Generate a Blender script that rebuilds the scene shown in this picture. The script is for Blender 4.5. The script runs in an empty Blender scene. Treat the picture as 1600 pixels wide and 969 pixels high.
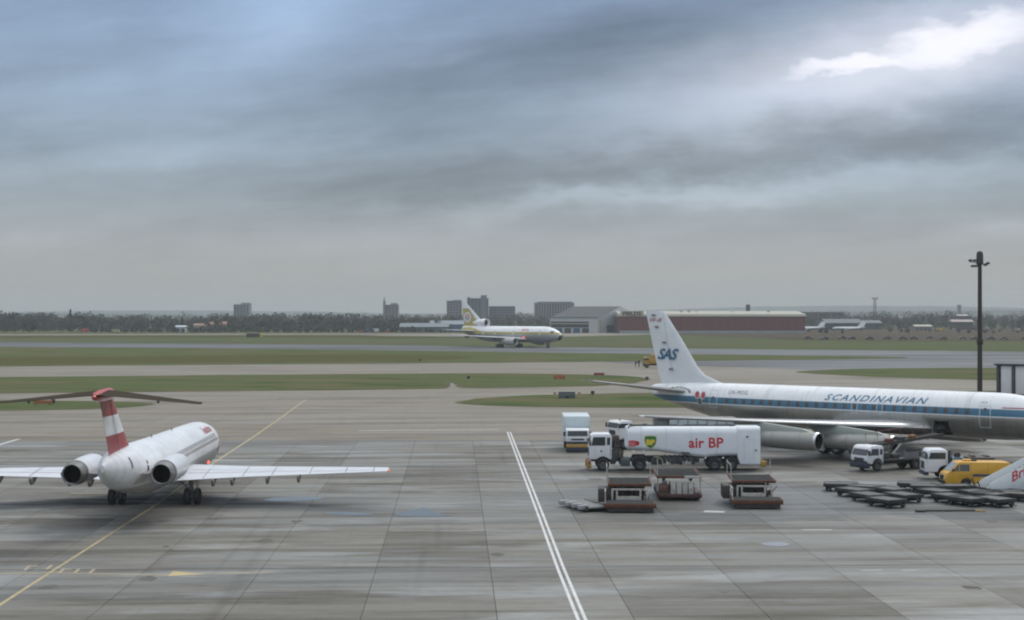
import bpy, bmesh, math, random
from mathutils import Vector, Matrix
from mathutils.geometry import tessellate_polygon
R = math.radians
random.seed(7)
scene = bpy.context.scene
COL = scene.collection

# ------------------------------------------------------------------ camera
F, HOR, H = 2550.0, 488.5, 13.0          # focal length (photo px), horizon row, eye height (m)
cam_d = bpy.data.cameras.new('camera')
cam_d.sensor_width = 36.0
cam_d.lens = 36.0 * F / 1600.0
cam_d.clip_start = 0.5
cam_d.clip_end = 20000
cam = bpy.data.objects.new('camera', cam_d)
COL.objects.link(cam)
cam.location = (0, 0, H)
cam.rotation_euler = (R(90) + math.atan((HOR - 484.5) / F), 0, 0)
scene.camera = cam

# ------------------------------------------------------------------ sky
SUN_EL, SUN_AZ = 48, 35                   # azimuth to the right of the view direction
world = bpy.data.worlds.new('World')
scene.world = world
world.use_nodes = True
wn, wl = world.node_tree.nodes, world.node_tree.links
wn.clear()

def wmath(op, a, b=None, c=None, clamp=False):
    n = wn.new('ShaderNodeMath'); n.operation = op; n.use_clamp = clamp
    for i, v in enumerate((a, b, c)):
        if v is None: continue
        if isinstance(v, (int, float)): n.inputs[i].default_value = v
        else: wl.new(v, n.inputs[i])
    return n.outputs[0]

def wsmooth(v, lo, hi):
    n = wn.new('ShaderNodeMapRange'); n.interpolation_type = 'SMOOTHSTEP'
    wl.new(v, n.inputs[0]); n.inputs[1].default_value = lo; n.inputs[2].default_value = hi
    return n.outputs[0]

def wnoise(x, y, scale, detail=5, rough=.55, z=0.0):
    c = wn.new('ShaderNodeCombineXYZ'); wl.new(x, c.inputs[0]); wl.new(y, c.inputs[1]); c.inputs[2].default_value = z
    n = wn.new('ShaderNodeTexNoise'); n.inputs['Scale'].default_value = scale
    n.inputs['Detail'].default_value = detail; n.inputs['Roughness'].default_value = rough
    wl.new(c.outputs[0], n.inputs['Vector'])
    return n.outputs[0]

tc = wn.new('ShaderNodeTexCoord')
sp = wn.new('ShaderNodeSeparateXYZ'); wl.new(tc.outputs['Generated'], sp.inputs[0])
dx, dy, dz = sp.outputs
front = wsmooth(dy, .25, .6)
ys = wmath('MAXIMUM', dy, .05)
az_ = wmath('DIVIDE', dx, ys)
el_ = wmath('DIVIDE', dz, ys)
zpos = wmath('MAXIMUM', dz, 0.0)
zden = wmath('ADD', zpos, .10)
px_ = wmath('DIVIDE', dx, zden)            # position on the cloud deck
py_ = wmath('DIVIDE', dy, zden)
pr_ = wmath('ADD', py_, wmath('MULTIPLY', px_, .55))
deck = wnoise(wmath('MULTIPLY', px_, .55), pr_, .55, 6, .55)
deck2 = wnoise(wmath('MULTIPLY', px_, .8), pr_, 1.9, 6, .6, 3.0)
wob = wnoise(az_, wmath('MULTIPLY', el_, 2.5), 26.0, 5, .6, 1.0)
wob2 = wnoise(az_, wmath('MULTIPLY', el_, 2.0), 9.0, 5, .55, 5.0)

def blob(u, v, sx, sy, tilt, warp=1.0):
    """soft patch of cloud centred on a direction of the sky"""
    a0, e0 = (u - 800) / F, (HOR - v) / F
    c, s = math.cos(R(tilt)), math.sin(R(tilt))
    da = wmath('SUBTRACT', az_, a0)
    de = wmath('ADD', wmath('SUBTRACT', el_, e0), wmath('MULTIPLY', wmath('SUBTRACT', wob, .5), .022 * warp))
    de = wmath('ADD', de, wmath('MULTIPLY', wmath('SUBTRACT', wob2, .5), .04 * warp))
    p = wmath('DIVIDE', wmath('ADD', wmath('MULTIPLY', da, c), wmath('MULTIPLY', de, s)), sx / F)
    q = wmath('DIVIDE', wmath('SUBTRACT', wmath('MULTIPLY', de, c), wmath('MULTIPLY', da, s)), sy / F)
    r2 = wmath('ADD', wmath('MULTIPLY', p, p), wmath('MULTIPLY', q, q))
    return wmath('EXPONENT', wmath('MULTIPLY', r2, -1.0))

ramp = wn.new('ShaderNodeValToRGB'); wl.new(dz, ramp.inputs[0])
el = ramp.color_ramp.elements
stops = [(0.0, (.335, .331, .328)), (.03, (.328, .336, .344)), (.07, (.278, .326, .374)), (.12, (.230, .300, .390)),
         (.19, (.216, .298, .435)), (.45, (.60, .66, .74)), (1.0, (1.22, 1.27, 1.32))]
while len(el) < len(stops): el.new(.5)
for e, (p, c) in zip(el, stops): e.position = p; e.color = (*c, 1)

feat = [(1050, 60, 330, 110, 6, -.34), (430, 40, 150, 90, 35, .38), (120, 110, 240, 130, 5, .20), (230, 30, 60, 60, 60, -.10), (1000, 256, 560, 44, 5, -.40), (1280, 218, 380, 36, 6, -.14),
        (960, 314, 280, 18, 4.5, .42), (1380, 274, 340, 27, 5, .36), (1480, 200, 220, 50, 8, -.12), (1230, 150, 300, 40, 12, .30),
        (1580, 352, 60, 16, 0, .16), (330, 240, 330, 24, 4, .20), (180, 345, 230, 40, 5, .10), (560, 190, 300, 50, 8, -.06),
        (700, 330, 420, 26, 4, -.06), (620, 120, 160, 46, 12, -.05)]
tot = None
for u, v, sx, sy, t, amp in feat:
    g = wmath('MULTIPLY', blob(u, v, sx, sy, t), amp)
    tot = g if tot is None else wmath('ADD', tot, g)
bandn = wnoise(wmath('MULTIPLY', az_, 3.2), wmath('MULTIPLY', wmath('SUBTRACT', el_, wmath('MULTIPLY', az_, .085)), 21.0), 1.0, 7, .58, 9.0)
bandf = wnoise(wmath('MULTIPLY', az_, 9.0), wmath('MULTIPLY', wmath('SUBTRACT', el_, wmath('MULTIPLY', az_, .085)), 46.0), 1.0, 6, .6, 2.0)
tot = wmath('ADD', tot, wmath('MULTIPLY', wmath('SUBTRACT', bandn, .5), .78))
tot = wmath('ADD', tot, wmath('MULTIPLY', wmath('SUBTRACT', bandf, .5), .22))
lump = wnoise(az_, wmath('MULTIPLY', wmath('SUBTRACT', el_, wmath('MULTIPLY', az_, .1)), 2.6), 13.0, 8, .6, 4.0)
tot = wmath('ADD', tot, wmath('MULTIPLY', wmath('SUBTRACT', lump, .5), .42))
tot = wmath('MULTIPLY', tot, wmath('MULTIPLY', front, wsmooth(dz, .0, .05)))
fade = wsmooth(dz, .0, .10)
n_all = wmath('ADD', wmath('MULTIPLY', wmath('SUBTRACT', deck, .5), .75), wmath('MULTIPLY', wmath('SUBTRACT', deck2, .5), .35))
tot = wmath('ADD', tot, wmath('MULTIPLY', n_all, fade))
mul = wmath('ADD', 1.0, tot)
cl = wn.new('ShaderNodeVectorMath'); cl.operation = 'SCALE'
wl.new(ramp.outputs[0], cl.inputs[0]); wl.new(mul, cl.inputs['Scale'])
gap = wmath('MAXIMUM', wmath('MULTIPLY', blob(1345, 98, 175, 22, 9, 1.1), 1.0), wmath('MULTIPLY', blob(1500, 60, 200, 46, 14, 1.1), 1.0))
gap = wmath('ADD', gap, wmath('MULTIPLY', wmath('SUBTRACT', bandf, .5), .7))
gap = wmath('MULTIPLY', wsmooth(gap, .05, 1.0), front)
glow = wmath('MULTIPLY', blob(1440, 84, 380, 80, 12, .8), front)
gmix = wmath('MULTIPLY', wmath('MAXIMUM', gap, wmath('MULTIPLY', glow, .64)), 1.0, clamp=True)
mx = wn.new('ShaderNodeMix'); mx.data_type = 'RGBA'
wl.new(gmix, mx.inputs['Factor']); wl.new(cl.outputs[0], mx.inputs['A']); mx.inputs['B'].default_value = (.88, .88, .96, 1)
ten = wn.new('ShaderNodeVectorMath'); ten.operation = 'SCALE'; wl.new(mx.outputs['Result'], ten.inputs[0]); ten.inputs['Scale'].default_value = 10.0
sky = wn.new('ShaderNodeTexSky'); sky.sky_type = 'NISHITA'; sky.sun_disc = False
sky.sun_elevation = R(SUN_EL); sky.sun_rotation = R(SUN_AZ)
mx2 = wn.new('ShaderNodeMix'); mx2.data_type = 'RGBA'; mx2.inputs['Factor'].default_value = .95   # thick cloud in front of the clear sky
wl.new(sky.outputs[0], mx2.inputs['A']); wl.new(ten.outputs[0], mx2.inputs['B'])
bg = wn.new('ShaderNodeBackground'); bg.inputs[1].default_value = .1
wl.new(mx2.outputs['Result'], bg.inputs[0])
wo = wn.new('ShaderNodeOutputWorld'); wl.new(bg.outputs[0], wo.inputs[0])

sun_d = bpy.data.lights.new('sun', 'SUN'); sun_d.energy = 1.2; sun_d.angle = R(20); sun_d.color = (1, .96, .9)
sun = bpy.data.objects.new('sun', sun_d); COL.objects.link(sun)
sd = Vector((math.sin(R(SUN_AZ)) * math.cos(R(SUN_EL)), math.cos(R(SUN_AZ)) * math.cos(R(SUN_EL)), math.sin(R(SUN_EL))))
sun.rotation_euler = sd.to_track_quat('Z', 'Y').to_euler()
sun.location = (0, 0, 100)

vs = scene.view_settings
vs.view_transform = 'Standard'; vs.look = 'None'; vs.exposure = 0.20; vs.gamma = 1.0; vs.use_curve_mapping = False
scene.cycles.volume_bounces = 1
scene.cycles.max_bounces = 6
scene.cycles.filter_width = 2.1

def G(u, v, z=0.0):
    """point of the ground plane (or of the plane at height z) seen at photo pixel u, v"""
    y = F * (H - z) / (v - HOR)
    return Vector(((u - 800) * y / F, y, z))

def at(u, v, y):
    """point at distance y seen at photo pixel u, v"""
    return Vector(((u - 800) * y / F, y, H - (v - HOR) * y / F))

# ------------------------------------------------------------------ materials
MATS = {}
def newmat(name):
    m = bpy.data.materials.new(name); m.use_nodes = True
    nt = m.node_tree
    return m, nt, nt.nodes, nt.links, nt.nodes['Principled BSDF']

def mat(name, col, rough=.5, metal=0.0, var=.12, scale=1.5, dirt=0.0, emit=0.0, spec=None, dirtcol=(.06, .05, .04), bump=0.0):
    if name in MATS: return MATS[name]
    m, nt, N, L, b = newmat(name)
    tcn = N.new('ShaderNodeTexCoord')
    nz = N.new('ShaderNodeTexNoise'); nz.inputs['Scale'].default_value = scale; nz.inputs['Detail'].default_value = 6
    nz.inputs['Roughness'].default_value = .62
    oi = N.new('ShaderNodeObjectInfo'); mo = N.new('ShaderNodeMath'); mo.operation = 'MULTIPLY'; L.new(oi.outputs['Random'], mo.inputs[0]); mo.inputs[1].default_value = 60
    va = N.new('ShaderNodeVectorMath'); L.new(tcn.outputs['Object'], va.inputs[0]); L.new(mo.outputs[0], va.inputs[1])
    L.new(va.outputs[0], nz.inputs['Vector'])
    mr = N.new('ShaderNodeMapRange'); L.new(nz.outputs[0], mr.inputs[0])
    mr.inputs[1].default_value = .25; mr.inputs[2].default_value = .75
    mr.inputs[3].default_value = 1 - var; mr.inputs[4].default_value = 1 + var
    sc = N.new('ShaderNodeVectorMath'); sc.operation = 'SCALE'; sc.inputs[0].default_value = col[:3]
    L.new(mr.outputs[0], sc.inputs['Scale'])
    out = sc.outputs[0]
    if dirt > 0:
        n2 = N.new('ShaderNodeTexNoise'); n2.inputs['Scale'].default_value = scale * 2.3; n2.inputs['Detail'].default_value = 8
        n2.inputs['Roughness'].default_value = .7
        L.new(va.outputs[0], n2.inputs['Vector'])
        m2 = N.new('ShaderNodeMapRange'); L.new(n2.outputs[0], m2.inputs[0])
        m2.inputs[1].default_value = .5; m2.inputs[2].default_value = .72; m2.inputs[3].default_value = 0; m2.inputs[4].default_value = dirt
        mxn = N.new('ShaderNodeMix'); mxn.data_type = 'RGBA'
        L.new(m2.outputs[0], mxn.inputs['Factor']); L.new(out, mxn.inputs['A']); mxn.inputs['B'].default_value = (*dirtcol, 1)
        out = mxn.outputs['Result']
    L.new(out, b.inputs['Base Color'])
    r2 = N.new('ShaderNodeMapRange'); L.new(nz.outputs[0], r2.inputs[0])
    r2.inputs[3].default_value = max(.02, rough * .8); r2.inputs[4].default_value = min(1, rough * 1.2)
    L.new(r2.outputs[0], b.inputs['Roughness'])
    b.inputs['Metallic'].default_value = metal
    if spec is not None: b.inputs['Specular IOR Level'].default_value = spec
    if emit:
        b.inputs['Emission Color'].default_value = (*col[:3], 1); b.inputs['Emission Strength'].default_value = emit
    if bump:
        bp = N.new('ShaderNodeBump'); bp.inputs['Strength'].default_value = bump; bp.inputs['Distance'].default_value = .02
        L.new(nz.outputs[0], bp.inputs['Height']); L.new(bp.outputs[0], b.inputs['Normal'])
    MATS[name] = m
    return m

def bands(name, stops, top=10.0, var=.06, dirt=.12):
    """paint scheme by height on the object: stops = [(from_z, colour, roughness, metallic)]"""
    m, nt, N, L, b = newmat(name)
    tcn = N.new('ShaderNodeTexCoord'); s = N.new('ShaderNodeSeparateXYZ'); L.new(tcn.outputs['Object'], s.inputs[0])
    dv = N.new('ShaderNodeMath'); dv.operation = 'DIVIDE'; L.new(s.outputs[2], dv.inputs[0]); dv.inputs[1].default_value = top
    outs = []
    for k in range(2):
        rp = N.new('ShaderNodeValToRGB'); rp.color_ramp.interpolation = 'CONSTANT'; L.new(dv.outputs[0], rp.inputs[0])
        e = rp.color_ramp.elements
        while len(e) < len(stops): e.new(.5)
        for q, (z, c, ro, me) in zip(e, stops):
            q.position = max(0, z / top); q.color = (*c, 1) if k == 0 else (ro, me, 0, 1)
        outs.append(rp.outputs[0])
    nz = N.new('ShaderNodeTexNoise'); nz.inputs['Scale'].default_value = .7; nz.inputs['Detail'].default_value = 7
    mp = N.new('ShaderNodeMapping'); mp.inputs['Scale'].default_value = (.35, 1, 2.0)
    L.new(tcn.outputs['Object'], mp.inputs[0]); L.new(mp.outputs[0], nz.inputs['Vector'])
    mr = N.new('ShaderNodeMapRange'); L.new(nz.outputs[0], mr.inputs[0]); mr.inputs[1].default_value = .3; mr.inputs[2].default_value = .7
    mr.inputs[3].default_value = 1 - var - dirt * .6; mr.inputs[4].default_value = 1 + var * .4
    sc = N.new('ShaderNodeVectorMath'); sc.operation = 'SCALE'; L.new(outs[0], sc.inputs[0]); L.new(mr.outputs[0], sc.inputs['Scale'])
    fac = None
    for ax, pitch in ((0, 1.9),):
        d1 = N.new('ShaderNodeMath'); d1.operation = 'DIVIDE'; L.new(s.outputs[ax], d1.inputs[0]); d1.inputs[1].default_value = pitch
        f1 = N.new('ShaderNodeMath'); f1.operation = 'FRACT'; L.new(d1.outputs[0], f1.inputs[0])
        l1 = N.new('ShaderNodeMath'); l1.operation = 'LESS_THAN'; L.new(f1.outputs[0], l1.inputs[0]); l1.inputs[1].default_value = .028 / pitch
        if fac is None: fac = l1.outputs[0]
        else:
            mxx = N.new('ShaderNodeMath'); mxx.operation = 'MAXIMUM'; L.new(fac, mxx.inputs[0]); L.new(l1.outputs[0], mxx.inputs[1]); fac = mxx.outputs[0]
    st_ = N.new('ShaderNodeTexNoise'); st_.inputs['Scale'].default_value = 1; st_.inputs['Detail'].default_value = 5
    mp2 = N.new('ShaderNodeMapping'); mp2.inputs['Scale'].default_value = (2.2, .5, .25); L.new(tcn.outputs['Object'], mp2.inputs[0]); L.new(mp2.outputs[0], st_.inputs['Vector'])
    sm_ = N.new('ShaderNodeMapRange'); L.new(st_.outputs[0], sm_.inputs[0]); sm_.inputs[1].default_value = .5; sm_.inputs[2].default_value = .75; sm_.inputs[3].default_value = 1; sm_.inputs[4].default_value = .80
    ln = N.new('ShaderNodeMapRange'); L.new(fac, ln.inputs[0]); ln.inputs[3].default_value = 1; ln.inputs[4].default_value = .72
    ml = N.new('ShaderNodeMath'); ml.operation = 'MULTIPLY'; L.new(sm_.outputs[0], ml.inputs[0]); L.new(ln.outputs[0], ml.inputs[1])
    sc2 = N.new('ShaderNodeVectorMath'); sc2.operation = 'SCALE'; L.new(sc.outputs[0], sc2.inputs[0]); L.new(ml.outputs[0], sc2.inputs['Scale'])
    L.new(sc2.outputs[0], b.inputs['Base Color'])
    s2 = N.new('ShaderNodeSeparateXYZ'); L.new(outs[1], s2.inputs[0])
    L.new(s2.outputs[0], b.inputs['Roughness']); L.new(s2.outputs[1], b.inputs['Metallic'])
    return m

def ground_mat(name, dry, stain, wet_amt, sx=.05, sy=.3, ang=2.0, rnd=0.0, fine=.5, wetrough=.2, patch=None, bumpd=.004, tire=0.0, spec=.25, sharp=False, areas=()):
    """pavement or turf: world-space streaks running across the apron, damp patches with a lower roughness"""
    m, nt, N, L, b = newmat(name)
    gm = N.new('ShaderNodeNewGeometry')
    rot = N.new('ShaderNodeVectorRotate'); rot.rotation_type = 'Z_AXIS'; rot.inputs['Angle'].default_value = -R(ang)
    L.new(gm.outputs['Position'], rot.inputs['Vector'])
    def noise(scale, detail=6, rough=.6, off=0):
        mp = N.new('ShaderNodeMapping'); mp.inputs['Scale'].default_value = scale; mp.inputs['Location'].default_value = (off, off * .7, off)
        L.new(rot.outputs[0], mp.inputs[0])
        n = N.new('ShaderNodeTexNoise'); n.inputs['Scale'].default_value = 1; n.inputs['Detail'].default_value = detail
        n.inputs['Roughness'].default_value = rough; L.new(mp.outputs[0], n.inputs['Vector'])
        return n.outputs[0]
    def rng(v, a, b_, c=0, d=1, smooth=True):
        n = N.new('ShaderNodeMapRange'); n.interpolation_type = 'SMOOTHSTEP' if smooth else 'LINEAR'
        L.new(v, n.inputs[0]); n.inputs[1].default_value = a; n.inputs[2].default_value = b_
        n.inputs[3].default_value = c; n.inputs[4].default_value = d
        return n.outputs[0]
    def mth(op, a, b_):
        n = N.new('ShaderNodeMath'); n.operation = op
        for i, v in enumerate((a, b_)):
            if isinstance(v, (int, float)): n.inputs[i].default_value = v
            else: L.new(v, n.inputs[i])
        return n.outputs[0]
    def mix(f, a, b_):
        n = N.new('ShaderNodeMix'); n.data_type = 'RGBA'
        L.new(f, n.inputs['Factor'])
        for k, v in (('A', a), ('B', b_)):
            if isinstance(v, tuple): n.inputs[k].default_value = (*v, 1)
            else: L.new(v, n.inputs[k])
        return n.outputs['Result']
    streak = noise((sx, sy, 1), 7, .62)
    blotch = noise((sx * 1.6, sx * 3.2, 1), 5, .6, 11)
    grain = noise((fine, fine * 3, 1), 8, .7, 5)
    col = mix(rng(streak, .40, .66), dry, stain)
    if patch: col = mix(rng(blotch if not sharp else noise((sx * 1.1, sy * .55, 1), 6, .62, 77), (.50 if not sharp else .51), (.66 if not sharp else .66)), col, patch)
    gr = rng(grain, .2, .8, .80, 1.2, False)
    if rnd:
        oi = N.new('ShaderNodeObjectInfo')
        gr = mth('MULTIPLY', gr, rng(oi.outputs['Random'], 0, 1, 1 - rnd, 1 + rnd * .6, False))
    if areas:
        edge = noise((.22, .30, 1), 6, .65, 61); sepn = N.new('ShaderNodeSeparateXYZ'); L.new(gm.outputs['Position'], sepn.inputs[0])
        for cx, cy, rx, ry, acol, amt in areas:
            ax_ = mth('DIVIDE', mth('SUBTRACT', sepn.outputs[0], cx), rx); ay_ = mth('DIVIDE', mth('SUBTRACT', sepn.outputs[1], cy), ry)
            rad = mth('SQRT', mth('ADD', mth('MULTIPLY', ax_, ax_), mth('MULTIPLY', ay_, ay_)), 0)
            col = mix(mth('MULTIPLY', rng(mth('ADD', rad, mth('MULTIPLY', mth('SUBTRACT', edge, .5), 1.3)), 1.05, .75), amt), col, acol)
    w = noise((sx * .9, sy * 1.25, 1), 6, .6, 23)
    w2 = noise((sx * .35, sx * .8, 1), 3, .5, 31)
    wv = mth('ADD', w, mth('MULTIPLY', mth('SUBTRACT', w2, .5), .9))
    if rnd: wv = mth('ADD', wv, rng(oi.outputs['Random'], 0, 1, -.05, .07, False))
    wet = mth('MULTIPLY', rng(wv, .47, .62), wet_amt)
    if tire:
        gr = mth('MULTIPLY', gr, rng(noise((.9, .02, 1), 4, .6, 51), .55, .75, 1, 1 - tire))
    gr = mth('MULTIPLY', gr, rng(wet, 0, 1, 1, .78, False))
    sc = N.new('ShaderNodeVectorMath'); sc.operation = 'SCALE'; L.new(col, sc.inputs[0]); L.new(gr, sc.inputs['Scale'])
    L.new(sc.outputs[0], b.inputs['Base Color'])
    L.new(rng(wet, 0, 1, .85, wetrough, False), b.inputs['Roughness'])
    L.new(rng(wet, 0, 1, spec, .5, False), b.inputs['Specular IOR Level'])
    bp = N.new('ShaderNodeBump'); bp.inputs['Strength'].default_value = .5; bp.inputs['Distance'].default_value = bumpd
    L.new(grain, bp.inputs['Height']); L.new(bp.outputs[0], b.inputs['Normal'])
    return m

# ------------------------------------------------------------------ mesh helpers
class MB:
    def __init__(s): s.v = []; s.f = []; s.m = []
    def add(s, vs_, fs, mi=0):
        o = len(s.v); s.v += [tuple(v) for v in vs_]
        for f in fs: s.f.append(tuple(o + i for i in f)); s.m.append(mi)
        return s
    def box(s, x0, x1, y0, y1, z0, z1, mi=0, c=0.0):
        if c <= 0:
            vs_ = [(x, y, z) for x in (x0, x1) for y in (y0, y1) for z in (z0, z1)]
            return s.add(vs_, [(0, 1, 3, 2), (4, 6, 7, 5), (0, 4, 5, 1), (2, 3, 7, 6), (0, 2, 6, 4), (1, 5, 7, 3)], mi)
        bm = bmesh.new(); bmesh.ops.create_cube(bm, size=1)
        for v in bm.verts:
            v.co = Vector(((x0 + x1) / 2 + v.co.x * (x1 - x0), (y0 + y1) / 2 + v.co.y * (y1 - y0), (z0 + z1) / 2 + v.co.z * (z1 - z0)))
        bmesh.ops.bevel(bm, geom=list(bm.edges), offset=c, segments=2, profile=.5, affect='EDGES')
        bm.verts.index_update()
        s.add([v.co[:] for v in bm.verts], [tuple(v.index for v in f.verts) for f in bm.faces], mi)
        bm.free(); return s
    def prism(s, poly, y0, y1, mi=0, c=0.0):
        """outline in the x-z plane pushed from y0 to y1"""
        bm = bmesh.new()
        a = [bm.verts.new((x, y0, z)) for x, z in poly]
        f = bm.faces.new(a)
        r = bmesh.ops.extrude_face_region(bm, geom=[f])
        for e in r['geom']:
            if isinstance(e, bmesh.types.BMVert): e.co.y = y1
        bmesh.ops.recalc_face_normals(bm, faces=list(bm.faces))
        if c > 0:
            bmesh.ops.bevel(bm, geom=list(bm.edges), offset=c, segments=2, profile=.5, affect='EDGES')
        bm.verts.index_update()
        s.add([v.co[:] for v in bm.verts], [tuple(v.index for v in f.verts) for f in bm.faces], mi)
        bm.free(); return s
    def cyl(s, p0, p1, r0, r1=None, n=10, mi=0):
        p0, p1 = Vector(p0), Vector(p1); r1 = r0 if r1 is None else r1
        d = (p1 - p0).normalized(); a = d.orthogonal().normalized(); b = d.cross(a)
        ring = lambda p, r: [p + (a * math.cos(t) + b * math.sin(t)) * r for t in (2 * math.pi * i / n for i in range(n))]
        vs_ = ring(p0, r0) + ring(p1, r1)
        fs = [(i, (i + 1) % n, n + (i + 1) % n, n + i) for i in range(n)] + [tuple(range(n - 1, -1, -1)), tuple(range(n, 2 * n))]
        return s.add([v[:] for v in vs_], fs, mi)
    def tube(s, pts, r, n=6, mi=0):
        for a, b in zip(pts, pts[1:]): s.cyl(a, b, r, r, n, mi)
        return s
    def lathe(s, prof, axis='x', c=(0, 0, 0), n=28, mi=0, closed=False):
        """profile [(along, radius)] turned round an axis through c"""
        vs_ = []
        for a, r in prof:
            for i in range(n):
                t = 2 * math.pi * i / n; p, q = r * math.cos(t), r * math.sin(t)
                vs_.append({'x': (c[0] + a, c[1] + p, c[2] + q), 'y': (c[0] + q, c[1] + a, c[2] + p), 'z': (c[0] + p, c[1] + q, c[2] + a)}[axis])
        k = len(prof); fs = []
        for j in range(k - 1 + (1 if closed else 0)):
            for i in range(n):
                j2 = (j + 1) % k
                fs.append((j * n + i, j * n + (i + 1) % n, j2 * n + (i + 1) % n, j2 * n + i))
        return s.add(vs_, fs, mi)
    def loft(s, rings, caps=True, mi=0, skip=None):
        n = len(rings[0]); vs_ = [tuple(p) for r in rings for p in r]; fs = []
        for j in range(len(rings) - 1):
            for i in range(n):
                if skip and skip(j, i): continue
                fs.append((j * n + i, j * n + (i + 1) % n, (j + 1) * n + (i + 1) % n, (j + 1) * n + i))
        if caps:
            fs.append(tuple(range(n - 1, -1, -1))); o = (len(rings) - 1) * n; fs.append(tuple(range(o, o + n)))
        return s.add(vs_, fs, mi)
    def mesh(s, name, mats, smooth=35):
        me = bpy.data.meshes.new(name)
        me.from_pydata(s.v, [], s.f)
        bm = bmesh.new(); bm.from_mesh(me)
        bmesh.ops.recalc_face_normals(bm, faces=list(bm.faces))
        bm.to_mesh(me); bm.free()
        for m in (mats if isinstance(mats, (list, tuple)) else [mats]): me.materials.append(m)
        me.polygons.foreach_set('material_index', s.m)
        if smooth:
            me.polygons.foreach_set('use_smooth', [True] * len(me.polygons))
            me.set_sharp_from_angle(angle=R(smooth))
        me.update()
        return me
    def build(s, name, mats, parent=None, smooth=35):
        return obj(name, s.mesh(name, mats, smooth), parent)

def obj(name, me, parent=None, loc=(0, 0, 0), rz=0):
    o = bpy.data.objects.new(name, me); COL.objects.link(o)
    o.location = loc; o.rotation_euler = (0, 0, rz)
    if parent: o.parent = parent
    return o
def tag(o, label=None, cat=None, group=None, kind=None):
    if label: o['label'] = label
    if cat: o['category'] = cat
    if group: o['group'] = group
    if kind: o['kind'] = kind
    return o
def thing(name, label, cat, loc=(0, 0, 0), rz=0, group=None):
    return tag(obj(name, None, None, loc, rz), label, cat, group)
def copy_tree(o, parent=None):
    c = o.copy(); COL.objects.link(c); c.parent = parent
    for ch in list(o.children): copy_tree(ch, c)
    return c

def chaikin(p, it=2, closed=True):
    for _ in range(it):
        q = []; n = len(p)
        for i in range(n if closed else n - 1):
            a, b = p[i], p[(i + 1) % n]
            q += [a * .75 + b * .25, a * .25 + b * .75]
        if not closed: q = [p[0]] + q + [p[-1]]
        p = q
    return p
def sheet(name, pts, z, m, smooth=0, kind='structure', parent=None):
    pts = [Vector((p[0], p[1], 0)) for p in pts]
    if smooth: pts = chaikin(pts, smooth)
    tris = tessellate_polygon([pts])
    me = bpy.data.meshes.new(name); me.from_pydata([(p.x, p.y, z) for p in pts], [], [tuple(t) for t in tris])
    bm = bmesh.new(); bm.from_mesh(me)
    for f in bm.faces:
        f.normal_update()
        if f.normal.z < 0: f.normal_flip()
    bm.to_mesh(me); bm.free()
    me.materials.append(m)
    o = obj(name, me, parent)
    if kind and parent is None: o['kind'] = kind
    return o

def text_verts(body, size=1.0, bold=0.0, shear=0.0, spacing=1.0, align='LEFT', slices=0):
    cu = bpy.data.curves.new('t', 'FONT'); cu.body = body; cu.size = size; cu.offset = bold; cu.shear = shear
    cu.space_character = spacing; cu.align_x = align; cu.resolution_u = 3
    o = bpy.data.objects.new('t', cu); COL.objects.link(o)
    dg = bpy.context.evaluated_depsgraph_get()
    me = bpy.data.meshes.new_from_object(o.evaluated_get(dg))
    bm = bmesh.new(); bm.from_mesh(me)
    if slices:
        for k in range(1, slices):
            bmesh.ops.bisect_plane(bm, geom=list(bm.verts) + list(bm.edges) + list(bm.faces), plane_co=(0, size * .75 * k / slices, 0), plane_no=(0, 1, 0))
    bm.verts.index_update()
    vs_ = [(v.co.x, v.co.y) for v in bm.verts]; fs = [tuple(v.index for v in f.verts) for f in bm.faces]
    bm.free(); bpy.data.objects.remove(o); bpy.data.curves.remove(cu); bpy.data.meshes.remove(me)
    return vs_, fs

def make_text(name, body, m, parent, fn, fit=None, **kw):
    """flat lettering laid onto a surface; fn maps (along, up) to a point; fit stretches it to a width"""
    vs_, fs = text_verts(body, **kw)
    x0, x1 = min(v[0] for v in vs_), max(v[0] for v in vs_)
    k = fit / (x1 - x0) if fit else 1.0
    vs_ = [((x - x0) * k, y) for x, y in vs_]
    me = bpy.data.meshes.new(name); me.from_pydata([tuple(fn(x, y)) for x, y in vs_], [], fs); me.materials.append(m)
    return obj(name, me, parent)
# ================================================================== SETTING
m_grass = ground_mat('turf', (.086, .108, .048), (.125, .110, .064), 0.0, sx=.03, sy=.10, fine=.6, patch=(.060, .086, .034), bumpd=.05, spec=0)
m_field = ground_mat('far_turf', (.088, .106, .052), (.112, .102, .062), 0.0, sx=.008, sy=.03, fine=.2, patch=(.070, .092, .043), bumpd=.05, spec=0)
m_verge = ground_mat('worn_verge', (.120, .110, .078), (.085, .085, .045), 0.0, sx=.05, sy=.2, fine=.6, spec=0)
m_earth = ground_mat('earth', (.105, .082, .064), (.075, .068, .045), 0.0, sx=.02, sy=.08, fine=.25, patch=(.062, .056, .048), bumpd=.05, spec=0)
DAMP, UNDERSHADE = (.120, .126, .126), (.078, .072, .062)     # rain-darkened concrete; shade under aircraft and vehicles painted into the slabs
AREAS = [(14.0, 113, 13, 13, DAMP, .75), (36, 114, 17, 14, DAMP, .75), (32, 140, 20, 9, UNDERSHADE, .8), (13.5, 134, 9, 3.0, UNDERSHADE, .85), (-24, 109, 6.5, 7, UNDERSHADE, .7), (8.8, 111, 5, 6, UNDERSHADE, .6)]
m_slab = ground_mat('slab_concrete', (.196, .189, .168), (.108, .099, .081), .65, sx=.055, sy=.42, rnd=.20, fine=1.1, patch=(.262, .264, .256), wetrough=.28, tire=.18, spec=.15, sharp=True, areas=AREAS)
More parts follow.
